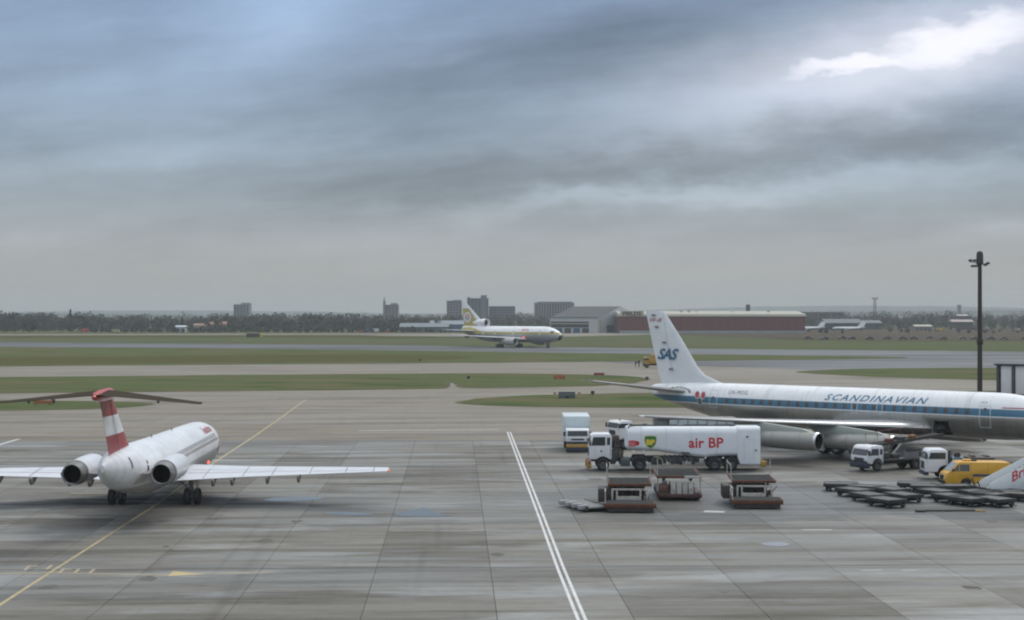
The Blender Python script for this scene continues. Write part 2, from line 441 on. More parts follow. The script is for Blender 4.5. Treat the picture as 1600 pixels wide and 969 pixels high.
m_conc = ground_mat('taxiway_concrete', (.238, .216, .178), (.155, .137, .110), .35, sx=.03, sy=.22, fine=.5, patch=(.225, .205, .178), wetrough=.35, tire=.1, spec=.08)
m_asph = ground_mat('asphalt', (.095, .098, .104), (.070, .073, .078), .55, sx=.012, sy=.12, fine=.3, patch=(.115, .116, .117), wetrough=.28)
m_joint = mat('joint_filler', (.036, .034, .030), .8, var=.3, scale=.5)

S = 9000
sheet('ground', [(-S, -200), (S, -200), (S, S), (-S, S)], -.12, m_field)

# paved areas: the taxiway concrete starts where the apron slabs end
ANG = R(2.0)
tv = Vector((math.cos(ANG), math.sin(ANG), 0)); lv = Vector((-math.sin(ANG), math.cos(ANG), 0))
O0 = G(755, 807)                       # a joint crossing read off the photo
BW, BL = 5.8, 20.8 / 3
def grid(i, j): return O0 + tv * (i * BW) + lv * (j * BL)
farA, farB = grid(-60, 9), grid(60, 9)
nearA, nearB = grid(-60, -12), grid(60, -12)
sheet('apron', [nearA, nearB, farB, farA], -.035, m_joint)
apron = bpy.data.objects['apron']
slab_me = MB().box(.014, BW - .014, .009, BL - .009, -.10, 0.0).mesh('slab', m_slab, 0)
for j in range(-6, 9):
    c = O0 + lv * ((j + .5) * BL)
    half = (c.y + BL) * .325 + 4
    for i in range(int((-half - O0.x) / BW) - 1, int((half - O0.x) / BW) + 2):
        p = grid(i, j)
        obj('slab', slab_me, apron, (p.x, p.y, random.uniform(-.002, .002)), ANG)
for j in (-6, -3, 0, 9):
    a, b = grid(-20, j), grid(20, j); q = lv * .07
    sheet('expansion_joint', [a - q, b - q, b + q, a + q], .0035, mat('joint_tar', (.030, .026, .022), .6, var=.3, scale=.4))

E = lambda *pts: [G(u, v) for u, v in pts]
sheet('taxiway', [farA, farB] + E((2000, 562), (1600, 562), (1414, 560), (1200, 562.5), (900, 565), (690, 567), (300, 569.5), (0, 572), (-400, 577)), -.004, m_conc)
sheet('runway', E((-500, 531), (-200, 534), (0, 535), (300, 537), (600, 539.5), (900, 543), (1200, 546), (1600, 549.5), (2000, 553),
                  (2000, 578), (1700, 578), (1450, 576), (1300, 579), (1180, 575), (1020, 570), (900, 563), (600, 549), (300, 546), (0, 544), (-500, 539)), .004, m_asph)
sheet('perimeter_road', E((-300, 520.6), (0, 522.4), (400, 521.6), (800, 520.9), (1100, 521.5), (1100, 523.4), (800, 522.8), (400, 523.4), (0, 524.2), (-300, 522.6)), .01, m_conc)
sheet('hangar_forecourt', E((560, 523.8), (720, 522.8), (1050, 519.0), (1080, 521.5), (900, 526), (720, 527), (620, 526)), .014, m_conc)
GR = [('left_island', [(-300, 624), (60, 626.5), (180, 628), (225, 630.5), (233, 632), (215, 635), (160, 638), (100, 640), (0, 641.5), (-300, 645)]),
      ('strip', [(-300, 594), (0, 589.5), (350, 586.5), (700, 583.3), (860, 584.2), (960, 586.5), (1000, 590.5), (1012, 593), (985, 599), (930, 603), (860, 604.5), (740, 606.5), (722, 606),
                 (719, 599), (700, 596), (696, 599), (698, 606), (684, 608), (300, 611.5), (0, 614.5), (-300, 618)]),
      ('tail_island', [(712, 629.5), (735, 625.5), (760, 622), (830, 618), (960, 615), (1060, 614), (1300, 612.5), (1700, 610), (1700, 634), (1300, 637), (1100, 637), (1000, 636.5), (880, 635.7), (780, 633.8), (735, 631.5)]),
      ('long_field', [(-500, 539.5), (0, 542), (300, 544), (690, 548.5), (900, 552), (1200, 555), (1390, 557.5), (1420, 559), (1390, 560.5), (1200, 563), (900, 565.5), (690, 567.5), (300, 570), (0, 572.5), (-500, 578)]),
      ('right_island', [(1240, 581.2), (1280, 579), (1340, 576.5), (1450, 575), (1600, 575), (1900, 576), (1900, 599), (1600, 594.5), (1500, 593), (1400, 590), (1320, 586.5), (1270, 583.5)])]
for n, p in GR:
    pts = chaikin([G(*q) for q in p], 2)
    rg = random.Random(n); fine_ = []
    for a, b in zip(pts, pts[1:] + pts[:1]):
        m_ = max(1, min(40, int((b - a).length / 1.6)))
        fine_ += [a + (b - a) * (i / m_) for i in range(m_)]
    cen = sum(fine_, Vector()) / len(fine_)
    def ragged(k0, k1):
        out = []; w = 0.0; N_ = len(fine_)
        for i, q in enumerate(fine_):
            t = fine_[(i + 1) % N_] - fine_[i - 1]; nn = Vector((t.y, -t.x, 0)).normalized()
            w = w * .8 + rg.uniform(-1, 1) * .35
            out.append(q + nn * (k0 + k1 * w + rg.uniform(-.12, .12)))
        return out
    area = sum(a.x * b.y - b.x * a.y for a, b in zip(fine_, fine_[1:] + fine_[:1]))
    sg = 1 if area > 0 else -1
    sheet('grass', ragged(0, .9), .03, m_grass)
    sheet('worn_verge', ragged(.9 * sg, .8), .014, m_verge)
sheet('rough_ground', E((1010, 519), (1300, 515), (1700, 511), (1700, 533), (1300, 532.5), (1180, 528), (1050, 523)), .02, m_earth, 1)
m_dry = ground_mat('dry_turf', (.092, .082, .038), (.075, .080, .032), 0.0, sx=.015, sy=.06, fine=.25, bumpd=.05, spec=0)
sheet('dry_grass', E((-100, 560), (80, 557), (240, 557), (520, 553), (760, 556), (700, 564), (300, 567), (0, 570), (-100, 569)), .036, m_dry, 2)
sheet('dry_verge', E((-200, 525), (300, 523.8), (700, 525.5), (760, 527.5), (300, 526.5), (-200, 528.5)), .02, m_dry, 1)

# ------------------------------------------------------------------ painted markings
m_yel = mat('yellow_paint', (.40, .32, .17), .6, var=.25, scale=.6, dirt=.85, dirtcol=(.2, .18, .14))
m_yel2 = mat('faded_yellow_paint', (.34, .29, .19), .7, var=.2, scale=.6, dirt=.8, dirtcol=(.2, .18, .15))
m_wht = mat('white_paint', (.56, .56, .55), .6, var=.15, scale=.5, dirt=.7, dirtcol=(.3, .29, .27))
m_wht2 = mat('faded_white_paint', (.42, .42, .41), .7, var=.15, scale=.6, dirt=.8, dirtcol=(.24, .23, .21))
def strip(name, pix, w, m, z=.005, off=0.0):
    pts = [G(*p) for p in pix]
    L_, R_ = [], []
    for i, p in enumerate(pts):
        d = (pts[min(i + 1, len(pts) - 1)] - pts[max(i - 1, 0)]).normalized()
        n = Vector((-d.y, d.x, 0))
        L_.append(p + n * (w / 2 + off)); R_.append(p + n * (off - w / 2))
    return sheet(name, L_ + R_[::-1], z, m)
strip('taxi_line', [(-160, 1046), (0, 945), (120, 868), (242, 790), (330, 726), (400, 680), (440, 652), (470, 630)], .19, m_yel)
strip('taxi_line', [(470, 630), (478, 625)], .26, m_yel2, .006)
strip('stand_line', [(795, 675), (818, 735), (846, 808), (876, 888), (912, 975), (935, 1035)], .15, m_wht, off=-.155)
strip('stand_line', [(795, 675), (818, 735), (846, 808), (876, 888), (912, 975), (935, 1035)], .15, m_wht, off=.155)
strip('stop_bar', [(-40, 897), (80, 895.5), (262, 898.5), (300, 897), (430, 894)], .26, mat('bar_yellow', (.36, .30, .18), .6, var=.25, scale=.6, dirt=.5, dirtcol=(.2, .18, .14)), .007)
sheet('arrow_marking', E((262, 900.5), (271, 892.5), (322, 897.4)), .009, mat('arrow_yellow', (.44, .35, .17), .6, var=.2, scale=.8, dirt=.4, dirtcol=(.25, .22, .16)))
for k, (u, v) in enumerate([(39, 891), (73, 890), (92, 896), (116, 896), (140, 896)]):
    strip('stand_number', [(u, v), (u + 8, v - 7)], .16, m_yel2, .010)
    if k in (0, 2): strip('stand_number', [(u + 7, v - 6.6), (u + 20, v - 6)], .25, m_yel2, .011)
strip('faint_line', [(110, 771), (170, 771)], .3, m_yel2, .006)
strip('faint_line', [(-60, 712), (30, 686)], .5, m_wht2, .006)
strip('faint_line', [(560, 673), (780, 671)], .7, m_wht2, .006)
strip('faint_line', [(1254, 828), (1300, 828)], .35, m_wht2, .006)
strip('faint_line', [(1345, 891.5), (1378, 891)], .2, m_wht2, .006)
strip('faint_line', [(1410, 891.8), (1432, 891.6)], .18, m_wht2, .006)
strip('faint_line', [(1100, 799), (1132, 800)], .8, m_wht2, .006)
m_drain = mat('drain_strip', (.10, .095, .088), .5, var=.25, scale=.4)
strip('drain_strip', [(-300, 684), (0, 682), (320, 681), (500, 680), (880, 678), (1300, 676)], 1.0, m_drain, .003)
strip('drain_strip', [(-300, 696), (0, 694), (320, 692), (520, 690.5), (900, 688)], .7, m_drain, .003)
m_water = mat('puddle_water', (.10, .11, .12), .03, var=.05, scale=.5)
for p in ([(608, 807), (625, 801), (648, 797), (662, 792), (672, 798), (690, 803), (715, 807.3)], [(500, 803), (520, 800.5), (560, 801), (590, 804), (560, 806)],
          [(400, 782), (440, 777), (500, 776), (510, 780), (460, 784)], [(1180, 850), (1215, 846), (1240, 851), (1215, 855)]):
    sheet('puddle', E(*p), .012, m_water, 2)

m_spot = ground_mat('oil_spot', (.135, .128, .115), (.09, .085, .075), .3, sx=.2, sy=.6, fine=1.0, wetrough=.3, spec=.15)
for k_ in range(14):
    rg = random.Random(100 + k_); u_, v_ = rg.uniform(30, 1580), rg.uniform(700, 950); r_ = rg.uniform(.15, .6); c_ = G(u_, v_)
    sheet('oil_spot', [c_ + Vector((math.cos(t_) * r_ * rg.uniform(.6, 1.2), math.sin(t_) * r_ * rg.uniform(.8, 1.8), 0)) for t_ in (2 * math.pi * i / 14 for i in range(14))], .0065, m_spot, 1)

# ------------------------------------------------------------------ far hills
m_hill = mat('hill_woods', (.035, .045, .040), .9, var=.3, scale=.004)
def ridge(y, prof, depth):
    mb = MB(); vs_ = []; n = len(prof)
    for u, v in prof:
        p = at(u, v, y); vs_ += [(p.x, y - depth, -1), (p.x, y, p.z), (p.x, y + depth, -1)]
    fs = []
    for i in range(n - 1):
        for k in range(2): fs.append((i * 3 + k, i * 3 + k + 1, i * 3 + 4 + k, i * 3 + 3 + k))
    mb.add(vs_, fs); o = mb.build('hill', m_hill); o['kind'] = 'structure'
def prof(us, base, amp, seed):
    rr = random.Random(seed); return [(u, base(u) + rr.uniform(-amp, amp)) for u in us]
ridge(6200, prof(range(-500, 2101, 26), lambda u: 488 - 7 * max(0, min(1, (u - 700) / 500)) - 3 * math.sin(u / 170), .5, 3), 900)
ridge(3600, prof(range(-500, 2101, 18), lambda u: 491.5 - 5 * max(0, min(1, (u - 900) / 400)) - 1.6 * math.sin(u / 120 + 1), .6, 4), 500)

# ------------------------------------------------------------------ woods along the perimeter
m_leafA = mat('winter_twigs', (.046, .046, .040), .9, var=.15, scale=.12)
m_leafB = mat('evergreen_foliage', (.034, .042, .030), .9, var=.15, scale=.12)
m_leafC = mat('brown_twigs', (.056, .050, .043), .9, var=.15, scale=.12)
def add_tree(mb, x, y, h, w, rr, mi, conifer=False, n=150, z0=0.0):
    mb.cyl((x, y, z0 - .3), (x, y, z0 + h * .55), .28, .12, 5, mi)
    for k in range(4):
        t = rr.uniform(0, 6.28); zz = z0 + h * rr.uniform(.25, .5)
        mb.cyl((x, y, zz), (x + math.cos(t) * w * .35, y + math.sin(t) * w * .35, zz + h * .28), .12, .03, 4, mi)
    lobes = [(rr.uniform(-.35, .35) * w, rr.uniform(-.35, .35) * w, h * rr.uniform(.18, .80), w * rr.uniform(.24, .42)) for _ in range(8)]
    for k in range(n):
        if conifer:
            q = rr.random() ** .7; zz = h * (.05 + .95 * (1 - q)); r = w * .5 * q * rr.uniform(.4, 1); t = rr.uniform(0, 6.28)
            c = Vector((x + math.cos(t) * r, y + math.sin(t) * r, z0 + zz))
        else:
            lx, ly, lz, lr = rr.choice(lobes)
            d = Vector((rr.gauss(0, 1), rr.gauss(0, 1), rr.gauss(0, 1))).normalized() * lr * rr.uniform(.5, 1.0)
            c = Vector((x + lx + d.x, y + ly + d.y, z0 + max(.6, min(h, lz + d.z * 1.15))))
        s = rr.uniform(.45, 1.05)
        a = Vector((rr.gauss(0, 1), rr.gauss(0, 1), rr.gauss(0, 1))).normalized(); b = a.orthogonal().normalized()
        mb.add([c + a * s, c + b * s * .8, c - a * s, c - b * s * .7], [(0, 1, 2, 3)], mi)
def wood(name, u0, u1, y0, y1, rows, step, hgt, seed, label, dens=150):
    rr = random.Random(seed); mb = MB()
    for r in range(rows):
        y = y0 + (y1 - y0) * r / max(1, rows - 1)
        x = (u0 - 800) * y / F
        while x < (u1 - 800) * y / F:
            u = 800 + x * F / y
            h = hgt(u) * rr.choice([rr.uniform(.55, .8), rr.uniform(.8, 1.0), rr.uniform(.9, 1.08), rr.uniform(.6, 1.18)])
            if rr.random() > (.06 if name != 'scrub' else .62): add_tree(mb, x, y + rr.uniform(-12, 12), h, h * rr.uniform(.65, .95), rr, rr.choice([0, 0, 0, 1, 2]), rr.random() < .05, int(dens * rr.uniform(.8, 1.2)))
            x += step * rr.uniform(.55, 1.4)
    o = mb.build(name, [m_leafA, m_leafB, m_leafC], None, 0)
    return tag(o, label, 'trees', None, 'stuff')
wood('woodland', -60, 705, 1110, 1260, 4, 5.6, lambda u: 11.3 + 1.3 * math.sin(u / 60) + (1.0 if u < 60 else 0), 11, 'dark band of winter trees along the far left of the airfield', 190)
wood('woodland', -80, 1000, 1750, 1950, 2, 9, lambda u: 12.2 + .8 * math.sin(u / 41), 21, 'faint farther belt of trees on the left skyline', 110)
wood('woodland', 1240, 1720, 1900, 2100, 2, 9, lambda u: 15 + .8 * math.sin(u / 41), 22, 'faint farther belt of trees on the right skyline', 110)
wood('scrub', 1240, 1720, 1030, 1250, 4, 7, lambda u: 2.4 + .8 * math.sin(u / 17), 24, 'scattered brown scrub over the rough ground at right', 40)
wood('hedgerow', 150, 700, 1075, 1085, 2, 4.5, lambda u: 3.6 + .8 * math.sin(u / 23), 12, 'low dark hedge in front of the far left trees', 60)
wood('woodland', 705, 905, 1330, 1400, 3, 6, lambda u: 10.5, 13, 'brownish trees behind the distant white and gold three engined jet', 120)
wood('woodland', 1255, 1720, 1330, 1500, 4, 7.5, lambda u: 12.6 + 1.2 * math.sin(u / 37), 14, 'dark distant trees at the right behind the rough ground')
m_con = mat('dark_conifer', (.020, .030, .020), .9, var=.3, scale=.3)
def single_tree(name, label, u, y, h, w, seed, conifer, m):
    p = at(u, 500, y); t = thing(name, label, 'tree', (p.x, y, 0))
    rr = random.Random(seed); mb = MB(); add_tree(mb, 0, 0, h, w, rr, 0, conifer, 380); mb.build('crown', m, t, 0)
    MB().cyl((0, 0, -.3), (0, 0, h * .5), .4, .15, 7).build('trunk', m_leafC, t)
single_tree('conifer_tree', 'narrow pointed dark conifer rising above the far left trees', 110, 1120, 15.2, 3.4, 5, True, m_con)
single_tree('broadleaf_tree', 'round dark tree crown just right of the pointed conifer', 127, 1125, 12.4, 8.5, 6, False, m_con)
single_tree('broadleaf_tree', 'round dark tree crown poking up between conifer and picture edge', 48, 1105, 12.8, 8, 8, False, m_con)
single_tree('broadleaf_tree', 'dark tree standing in front of the lone square tower block', 360, 1130, 12.2, 9, 9, False, m_con)

# ------------------------------------------------------------------ far buildings
m_glass = mat('dark_glass', (.02, .024, .028), .12, var=.1)
def block(name, label, u0, u1, vtop, y, col, depth, storeys, bays, extra=None, cat='building', roof=True, rot=0.0, wincol=None):
    """flat-roofed block; every window band is its own part"""
    a, b = at(u0, vtop, y), at(u1, vtop, y)
    w, h = b.x - a.x, a.z
    t = thing(name, label, cat, ((a.x + b.x) / 2, y, 0), rot)
    m = mat(name + str(u0), col, .8, var=.08, scale=.05)
    mb = MB().box(-w / 2, w / 2, 0, depth, -.5, h); mb.build('wall', m, t, 0)
    if roof: MB().box(-w / 2 - .25, w / 2 + .25, -.25, depth + .25, h + .004, h + .6).build('parapet', mat('parapet', (.20, .20, .20), .8), t, 0)
    fh = h / storeys; bw = w / bays
    wm = MB().box(-bw * .34, bw * .34, -.08, .25, -fh * .28, fh * .28).mesh('window', mat('far_window', wincol or (.045, .052, .06), .25), 0)
    for k in range(storeys):
        for i in range(bays):
            if (k + .5) * fh < 4: continue
            obj('window', wm, t, (-w / 2 + (i + .5) * bw, 0, (k + .5) * fh))
    if extra: extra(t, w, h, depth, m)
    return t
def plant_room(x0, x1, dz):
    def f(t, w, h, d, m): MB().box(w * x0, w * x1, d * .2, d * .8, h + .61, h + dz).build('plant_room', m, t, 0)
    return f
block('tower_block', 'lone square grey tower block above the left trees', 365, 389, 476.5, 1650, (.22, .23, .25), 16, 11, 5, plant_room(-.05, .5, 2.2))
def spire(t, w, h, d, m):
    MB().box(-w / 2 - 2.4, -w / 2 - .01, 2, 5, -.5, h + 4).build('lift_tower', m, t, 0)
    MB().cyl((-w / 2 - 1.2, 3.5, h + 4), (-w / 2 - 1.2, 3.5, h + 9.5), .8, .12, 8).build('spire', m, t)
    MB().box(-w * .1, w * .4, 3, 10, h + .61, h + 2.2).build('plant_room', m, t, 0)
block('office_block', 'small grey block with a thin spire at its left end', 602, 622, 477, 1650, (.19, .19, .20), 14, 9, 4, spire)
block('tower_block', 'grey tower block left of the gold jet tail', 698, 721, 471, 1550, (.20, .215, .235), 16, 10, 5, plant_room(-.1, .45, 1.4))
def stepped(t, w, h, d, m):
    MB().box(w * .14, w * .42, -.3, 12, -.5, h + 3.4).build('lift_tower', m, t, 0)
    MB().box(-w * .5, -w * .36, -.3, 8, h + .61, h + 1.6).build('plant_room', m, t, 0)
block('tower_block', 'tallest dark block with a raised lift tower behind the gold tail', 730, 763, 467, 1560, (.145, .165, .19), 18, 12, 6, stepped)
block('slab_block', 'long low blue grey block right of the tallest dark block', 764, 805, 479.5, 1580, (.165, .19, .22), 15, 8, 10)
def ribs(t, w, h, d, m):
    rm = MB().box(-.35, .35, -.55, -.10, -.4, h + .3).mesh('rib', mat('concrete_rib', (.30, .30, .31), .8), 0)
    for i in range(15): obj('rib', rm, t, (-w / 2 + w * (i + .5) / 15, 0, 0))
    MB().box(-w * .42, w * .46, 3, 12, h + .61, h + 1.5).build('plant_room', m, t, 0)
block('slab_block', 'wide flat topped block with pale vertical ribs behind the pitched hangar', 835, 897, 474, 1500, (.15, .165, .185), 16, 9, 14, ribs)
block('factory', 'tall dark shed seen behind the blue hangar at the right', 1260, 1318, 488.5, 1500, (.10, .115, .115), 30, 3, 6)
block('water_tower', 'tiny far block on the skyline left of the light mast', 1497, 1502, 477, 2600, (.2, .22, .24), 6, 6, 1, cat='tower')

def shed(name, label, u0, u1, vwall, vridge, y, col, roofcol, depth, doors, doorcol, winband=None):
    a, b = at(u0, vwall, y), at(u1, vwall, y); w, h = b.x - a.x, a.z; hr = at(u0, vridge, y).z
    t = thing(name, label, 'shed', ((a.x + b.x) / 2, y, 0))
    MB().box(-w / 2, w / 2, 0, depth, -.5, h).build('wall', mat('%s_wall%d' % (name, u0), col, .8, var=.1, scale=.08, dirt=.2), t, 0)
    ov = .6
    MB().add([(-w / 2 - ov, -ov, h + .01), (w / 2 + ov, -ov, h + .01), (w / 2 + ov, depth + ov, h + .01), (-w / 2 - ov, depth + ov, h + .01), (-w / 2 - ov, depth / 2, hr), (w / 2 + ov, depth / 2, hr)],
             [(0, 1, 5, 4), (2, 3, 4, 5), (0, 4, 3), (1, 2, 5), (0, 3, 2, 1)]).build('roof', mat('%s_roof%d' % (name, u0), roofcol, .7, var=.12, scale=.1), t, 0)
    dw = w / doors
    dm = MB().box(-dw * .36, dw * .36, -.15, .1, 0, h * .72).mesh('door', mat('%s_door%d' % (name, u0), doorcol, .6, var=.15), 0)
    for i in range(doors): obj('door', dm, t, (-w / 2 + (i + .5) * dw, 0, 0))
    return t
shed('shed', 'low pale blue shed with flat roof left of the far jet', 625, 700, 511, 505, 1090, (.13, .16, .18), (.15, .175, .19), 18, 9, (.10, .13, .16))
shed('shed', 'long bright blue shed beside the far gold jet tail', 672, 742, 507, 501, 1100, (.10, .16, .24), (.17, .21, .24), 22, 7, (.06, .12, .20))
shed('shed', 'small cream hut among trees left of tower block', 303, 322, 508.5, 505.5, 1096, (.42, .34, .28), (.30, .17, .12), 8, 3, (.1, .1, .1))
shed('shed', 'brick roofed houses row below the lone tower block', 326, 352, 507, 502.5, 1100, (.25, .19, .16), (.26, .14, .10), 9, 5, (.1, .09, .08))
shed('shed', 'low light blue hut in the left trees', 275, 289, 511, 508.5, 1085, (.40, .47, .55), (.45, .50, .55), 6, 2, (.2, .25, .3))
shed('shed', 'dark blue hangar behind the small white parked jets', 1291, 1348, 505, 498.5, 1260, (.050, .075, .095), (.085, .11, .125), 30, 4, (.035, .055, .075))
shed('shed', 'smaller dark blue hangar right of the white parked jet fins', 1350, 1378, 505, 500.5, 1265, (.06, .08, .095), (.10, .12, .13), 25, 2, (.04, .06, .07))
shed('shed', 'long cream roofed hut right of the blue hangars', 1430, 1456, 510, 507.5, 1180, (.22, .22, .20), (.40, .38, .32), 10, 4, (.1, .1, .1))
shed('shed', 'low dark hut with pink roof under the light mast', 1488, 1520, 503, 499.5, 1240, (.05, .06, .06), (.33, .27, .26), 10, 4, (.05, .05, .05))
shed('shed', 'grey hut with pale roof above the pink roofed hut', 1497, 1512, 493.5, 491.5, 1300, (.10, .10, .10), (.36, .35, .34), 10, 2, (.05, .05, .05))

# pitched hangar: gable end turned towards the viewer's right
def gable_hangar():
    y = 1040; a = at(860, 497, y); b = at(934, 497, y); ap = at(970, 479, y); e2 = at(1010, 497, y)
    h = a.z; hr = ap.z
    t = thing('gable_hangar', 'white gabled hangar with dark pitched roof and blue doors', 'hangar', (b.x, y, 0), 0)
    w1 = b.x - a.x; w2 = e2.x - b.x; dy = 42
    m_w = mat('hangar_white', (.46, .49, .50), .75, var=.08, scale=.06, dirt=.25, dirtcol=(.25, .25, .24)); m_r = mat('hangar_slate', (.050, .054, .056), .7, var=.12, scale=.06)
    # plan: long side runs left and slightly back from the near corner, gable runs right and back
    P0 = Vector((0, 0, 0)); PL = Vector((-w1, 12, 0)); PR = Vector((w2, 38, 0)); PB = PL + PR
    up = Vector((0, 0, h)); mb = MB()
    mb.add([P0, PL, PB, PR, P0 + up, PL + up, PB + up, PR + up], [(0, 1, 5, 4), (1, 2, 6, 5), (2, 3, 7, 6), (3, 0, 4, 7), (0, 3, 2, 1)]); mb.build('wall', m_w, t, 0)
    rid = Vector((0, 0, hr)); g0 = PR * .5 + rid; g1 = PL + PR * .5 + rid
    MB().add([P0 + up, PR + up, g0], [(0, 1, 2)]).build('gable', m_w, t, 0)
    o = Vector((0, -.5, .15))
    MB().add([P0 + up + o, PL + up + o, g1 + Vector((0, 0, .15)), g0 + Vector((0, 0, .15)), PR + up - o + Vector((0, 0, .3)), PB + up - o + Vector((0, 0, .3)),
              P0 + up + o + Vector((0, 0, .3)), PL + up + o + Vector((0, 0, .3))], [(0, 1, 2, 3), (3, 2, 5, 4), (0, 1, 7, 6)]).build('roof', m_r, t, 0)
    d1 = PL.normalized(); d2 = PR.normalized()
    def face(d, s0, s1, z0, z1, m, nm, off=.12):
        n = Vector((d.y, -d.x, 0)); n = n if n.y < 0 else -n
        p = [d * s0, d * s1, d * s1 + Vector((0, 0, 1)) * (z1 - z0), d * s0 + Vector((0, 0, 1)) * (z1 - z0)]
        q = [k + n * off + Vector((0, 0, z0)) for k in p]; q2 = [k + n * -.2 + Vector((0, 0, z0)) for k in p]
        MB().add(q + q2, [(0, 1, 2, 3), (7, 6, 5, 4), (0, 4, 5, 1), (1, 5, 6, 2), (2, 6, 7, 3), (3, 7, 4, 0)]).build(nm, m, t, 0)
    mb_ = mat('hangar_blue', (.045, .10, .17), .6, var=.1); md = mat('hangar_dark', (.035, .042, .048), .4, var=.1); my = mat('hangar_trim', (.35, .33, .24), .7)
    L1 = PL.length; L2 = PR.length
    face(d1, 6, L1 * .98, h * .36, h * .58, md, 'window'); face(d1, 6, L1 * .98, h * .66, h * .76, md, 'window'); face(d1, 6, L1 * .98, h * .60, h * .64, my, 'trim', .16)
    for k in range(4): face(d1, 6 + k * 6, 10.5 + k * 6, 0, h * .32, mb_ if k % 2 else md, 'door')
    face(d2, 2, 3.2, 0, h * .9, my, 'trim'); face(d2, 10, 17, 0, h * .52, mb_, 'door'); face(d2, 22, 26, h * .1, h * .4, md, 'door'); face(d2, 20, 33, h * .66, h * .78, md, 'window'); face(d2, 27, 33, 0, h * .4, mb_, 'door')
gable_hangar()

def long_hangar():
    y = 1012; a = at(968, 494.5, y); b = at(1258, 494.5, y); h = a.z; w = b.x - a.x; hr = at(1000, 486, y + 30).z
    t = thing('long_hangar', 'very long dark red hangar with pale roof behind the blue lettered tail fin', 'hangar', (a.x, y, 0))
    m_red = mat('hangar_red', (.135, .040, .036), .7, var=.12, scale=.05, dirt=.3); m_pale = mat('hangar_fascia', (.37, .355, .30), .7, var=.08, scale=.05, dirt=.25, dirtcol=(.2, .19, .16))
    n = 24
    pm = MB().box(.12, w / n - .12, -.25, .1, 1.9, h - .1).mesh('panel', m_red, 0)
    MB().box(0, w, 0, 60, -.5, h).build('wall', mat('hangar_red_dark', (.09, .03, .028), .8), t, 0)
    for i in range(n): obj('panel', pm, t, (i * w / n, 0, 0))
    MB().box(0, w, -.3, -.02, 0, 1.8).build('plinth', mat('hangar_plinth', (.28, .30, .30), .7, var=.15, scale=.1), t, 0)
    rf = MB().add([(-.5, -.6, h), (w + .5, -.6, h), (w + .5, 0, h + 1.4), (-.5, 0, h + 1.4), (-.5, 30, hr), (w + .5, 30, hr), (-.5, 61, h), (w + .5, 61, h)],
             [(0, 1, 2, 3), (3, 2, 5, 4), (4, 5, 7, 6), (0, 3, 4, 6), (1, 7, 5, 2), (0, 6, 7, 1)]).build('roof', m_pale, t, 0)
    fa = MB().box(.4, 15.0, -1.0, -.62, h + .15, h + 3.4).build('name_board', mat('hangar_board', (.42, .39, .30), .7), t, 0)
    make_text('lettering', 'FIELDS', mat('board_ink', (.02, .02, .02), .7), fa, lambda x, z: (2.0 + x, -1.05, h + .65 + z), fit=11.5, size=3.2, bold=.14, spacing=1.05)
    rr = random.Random(2)
    for u in (1068, 1080, 1092, 1150, 1207): MB().box(0, 1.5, 0, 1.5, 0, rr.uniform(.6, 1.6)).build('roof_vent', m_pale, t, 0).location = (at(u, 490, y).x - a.x, 20, hr - 1.0)
    p = at(1180, 483, y); MB().box(-1.2, 1.2, -1, 1, 0, 4.6).build('chimney', mat('chimney', (.08, .08, .08), .8), t, 0).location = (p.x - a.x, 31, hr - .5)
long_hangar()

p = at(1367, 467, 1330)
t = thing('lattice_mast', 'thin lattice mast with wide head on the right skyline', 'mast', (p.x, 1330, 0))
mm = mat('mast_steel', (.10, .105, .11), .6)
mb = MB()
for sx in (-1, 1):
    for sy in (-1, 1): mb.cyl((sx * 1.3, sy * 1.3, 0), (sx * .6, sy * .6, p.z), .16, .14, 5)
for k in range(12):
    z0, z1 = p.z * k / 12, p.z * (k + 1) / 12; w0, w1 = 1.3 - .7 * k / 12, 1.3 - .7 * (k + 1) / 12
    for s in (-1, 1): mb.cyl((-w0, s * w0, z0), (w1, s * w1, z1), .08, .08, 4); mb.cyl((s * w0, -w0, z0), (s * w1, w1, z1), .08, .08, 4)
mb.build('lattice', mm, t, 0)
MB().box(-2.4, 2.4, -1, 1, p.z - .3, p.z + .1).build('platform', mm, t, 0)
for x in (-2, -.9, .9, 2): MB().cyl((x, -.7, p.z + .1), (x, -.7, p.z + 1.2), .35, .28, 6).build('lamp', mm, t, 0)
# ================================================================== AIRCRAFT
# aircraft frame: x forward, y to port, z up; s is the distance aft of the nose
m_white = mat('aircraft_white', (.80, .81, .82), .28, var=.04, scale=.5, dirt=.12, dirtcol=(.5, .5, .5))
m_alu = mat('bare_aluminium', (.56, .57, .58), .34, 1.0, var=.10, scale=.8, dirt=.25, dirtcol=(.25, .25, .25))
m_wing = mat('wing_grey', (.52, .53, .55), .33, .25, var=.08, scale=.6, dirt=.3, dirtcol=(.3, .3, .3))
m_dull = mat('dull_metal', (.19, .185, .18), .5, .2, var=.15, scale=.7, dirt=.3)
m_tyre = mat('tyre_rubber', (.018, .018, .019), .75, var=.25, scale=5)
m_hub = mat('wheel_hub', (.35, .35, .35), .4, .5, var=.15, scale=4)
m_gear = mat('gear_steel', (.22, .22, .22), .4, .6, var=.2, scale=3)
m_black = mat('soot_black', (.008, .008, .009), .7, var=.3, scale=2)
m_red = mat('red_paint', (.33, .025, .030), .35, var=.12, scale=.8)
m_blue = mat('blue_paint', (.045, .17, .29), .35, var=.08, scale=1)
m_navy = mat('navy_letters', (.04, .14, .24), .4, var=.08, scale=1)
m_grey_ink = mat('grey_letters', (.16, .17, .18), .5, var=.1)
m_brownwin = mat('cabin_window', (.10, .085, .075), .15, var=.3, scale=3)
m_redlamp = mat('red_beacon', (1.0, .12, .07), .3, emit=1.6)

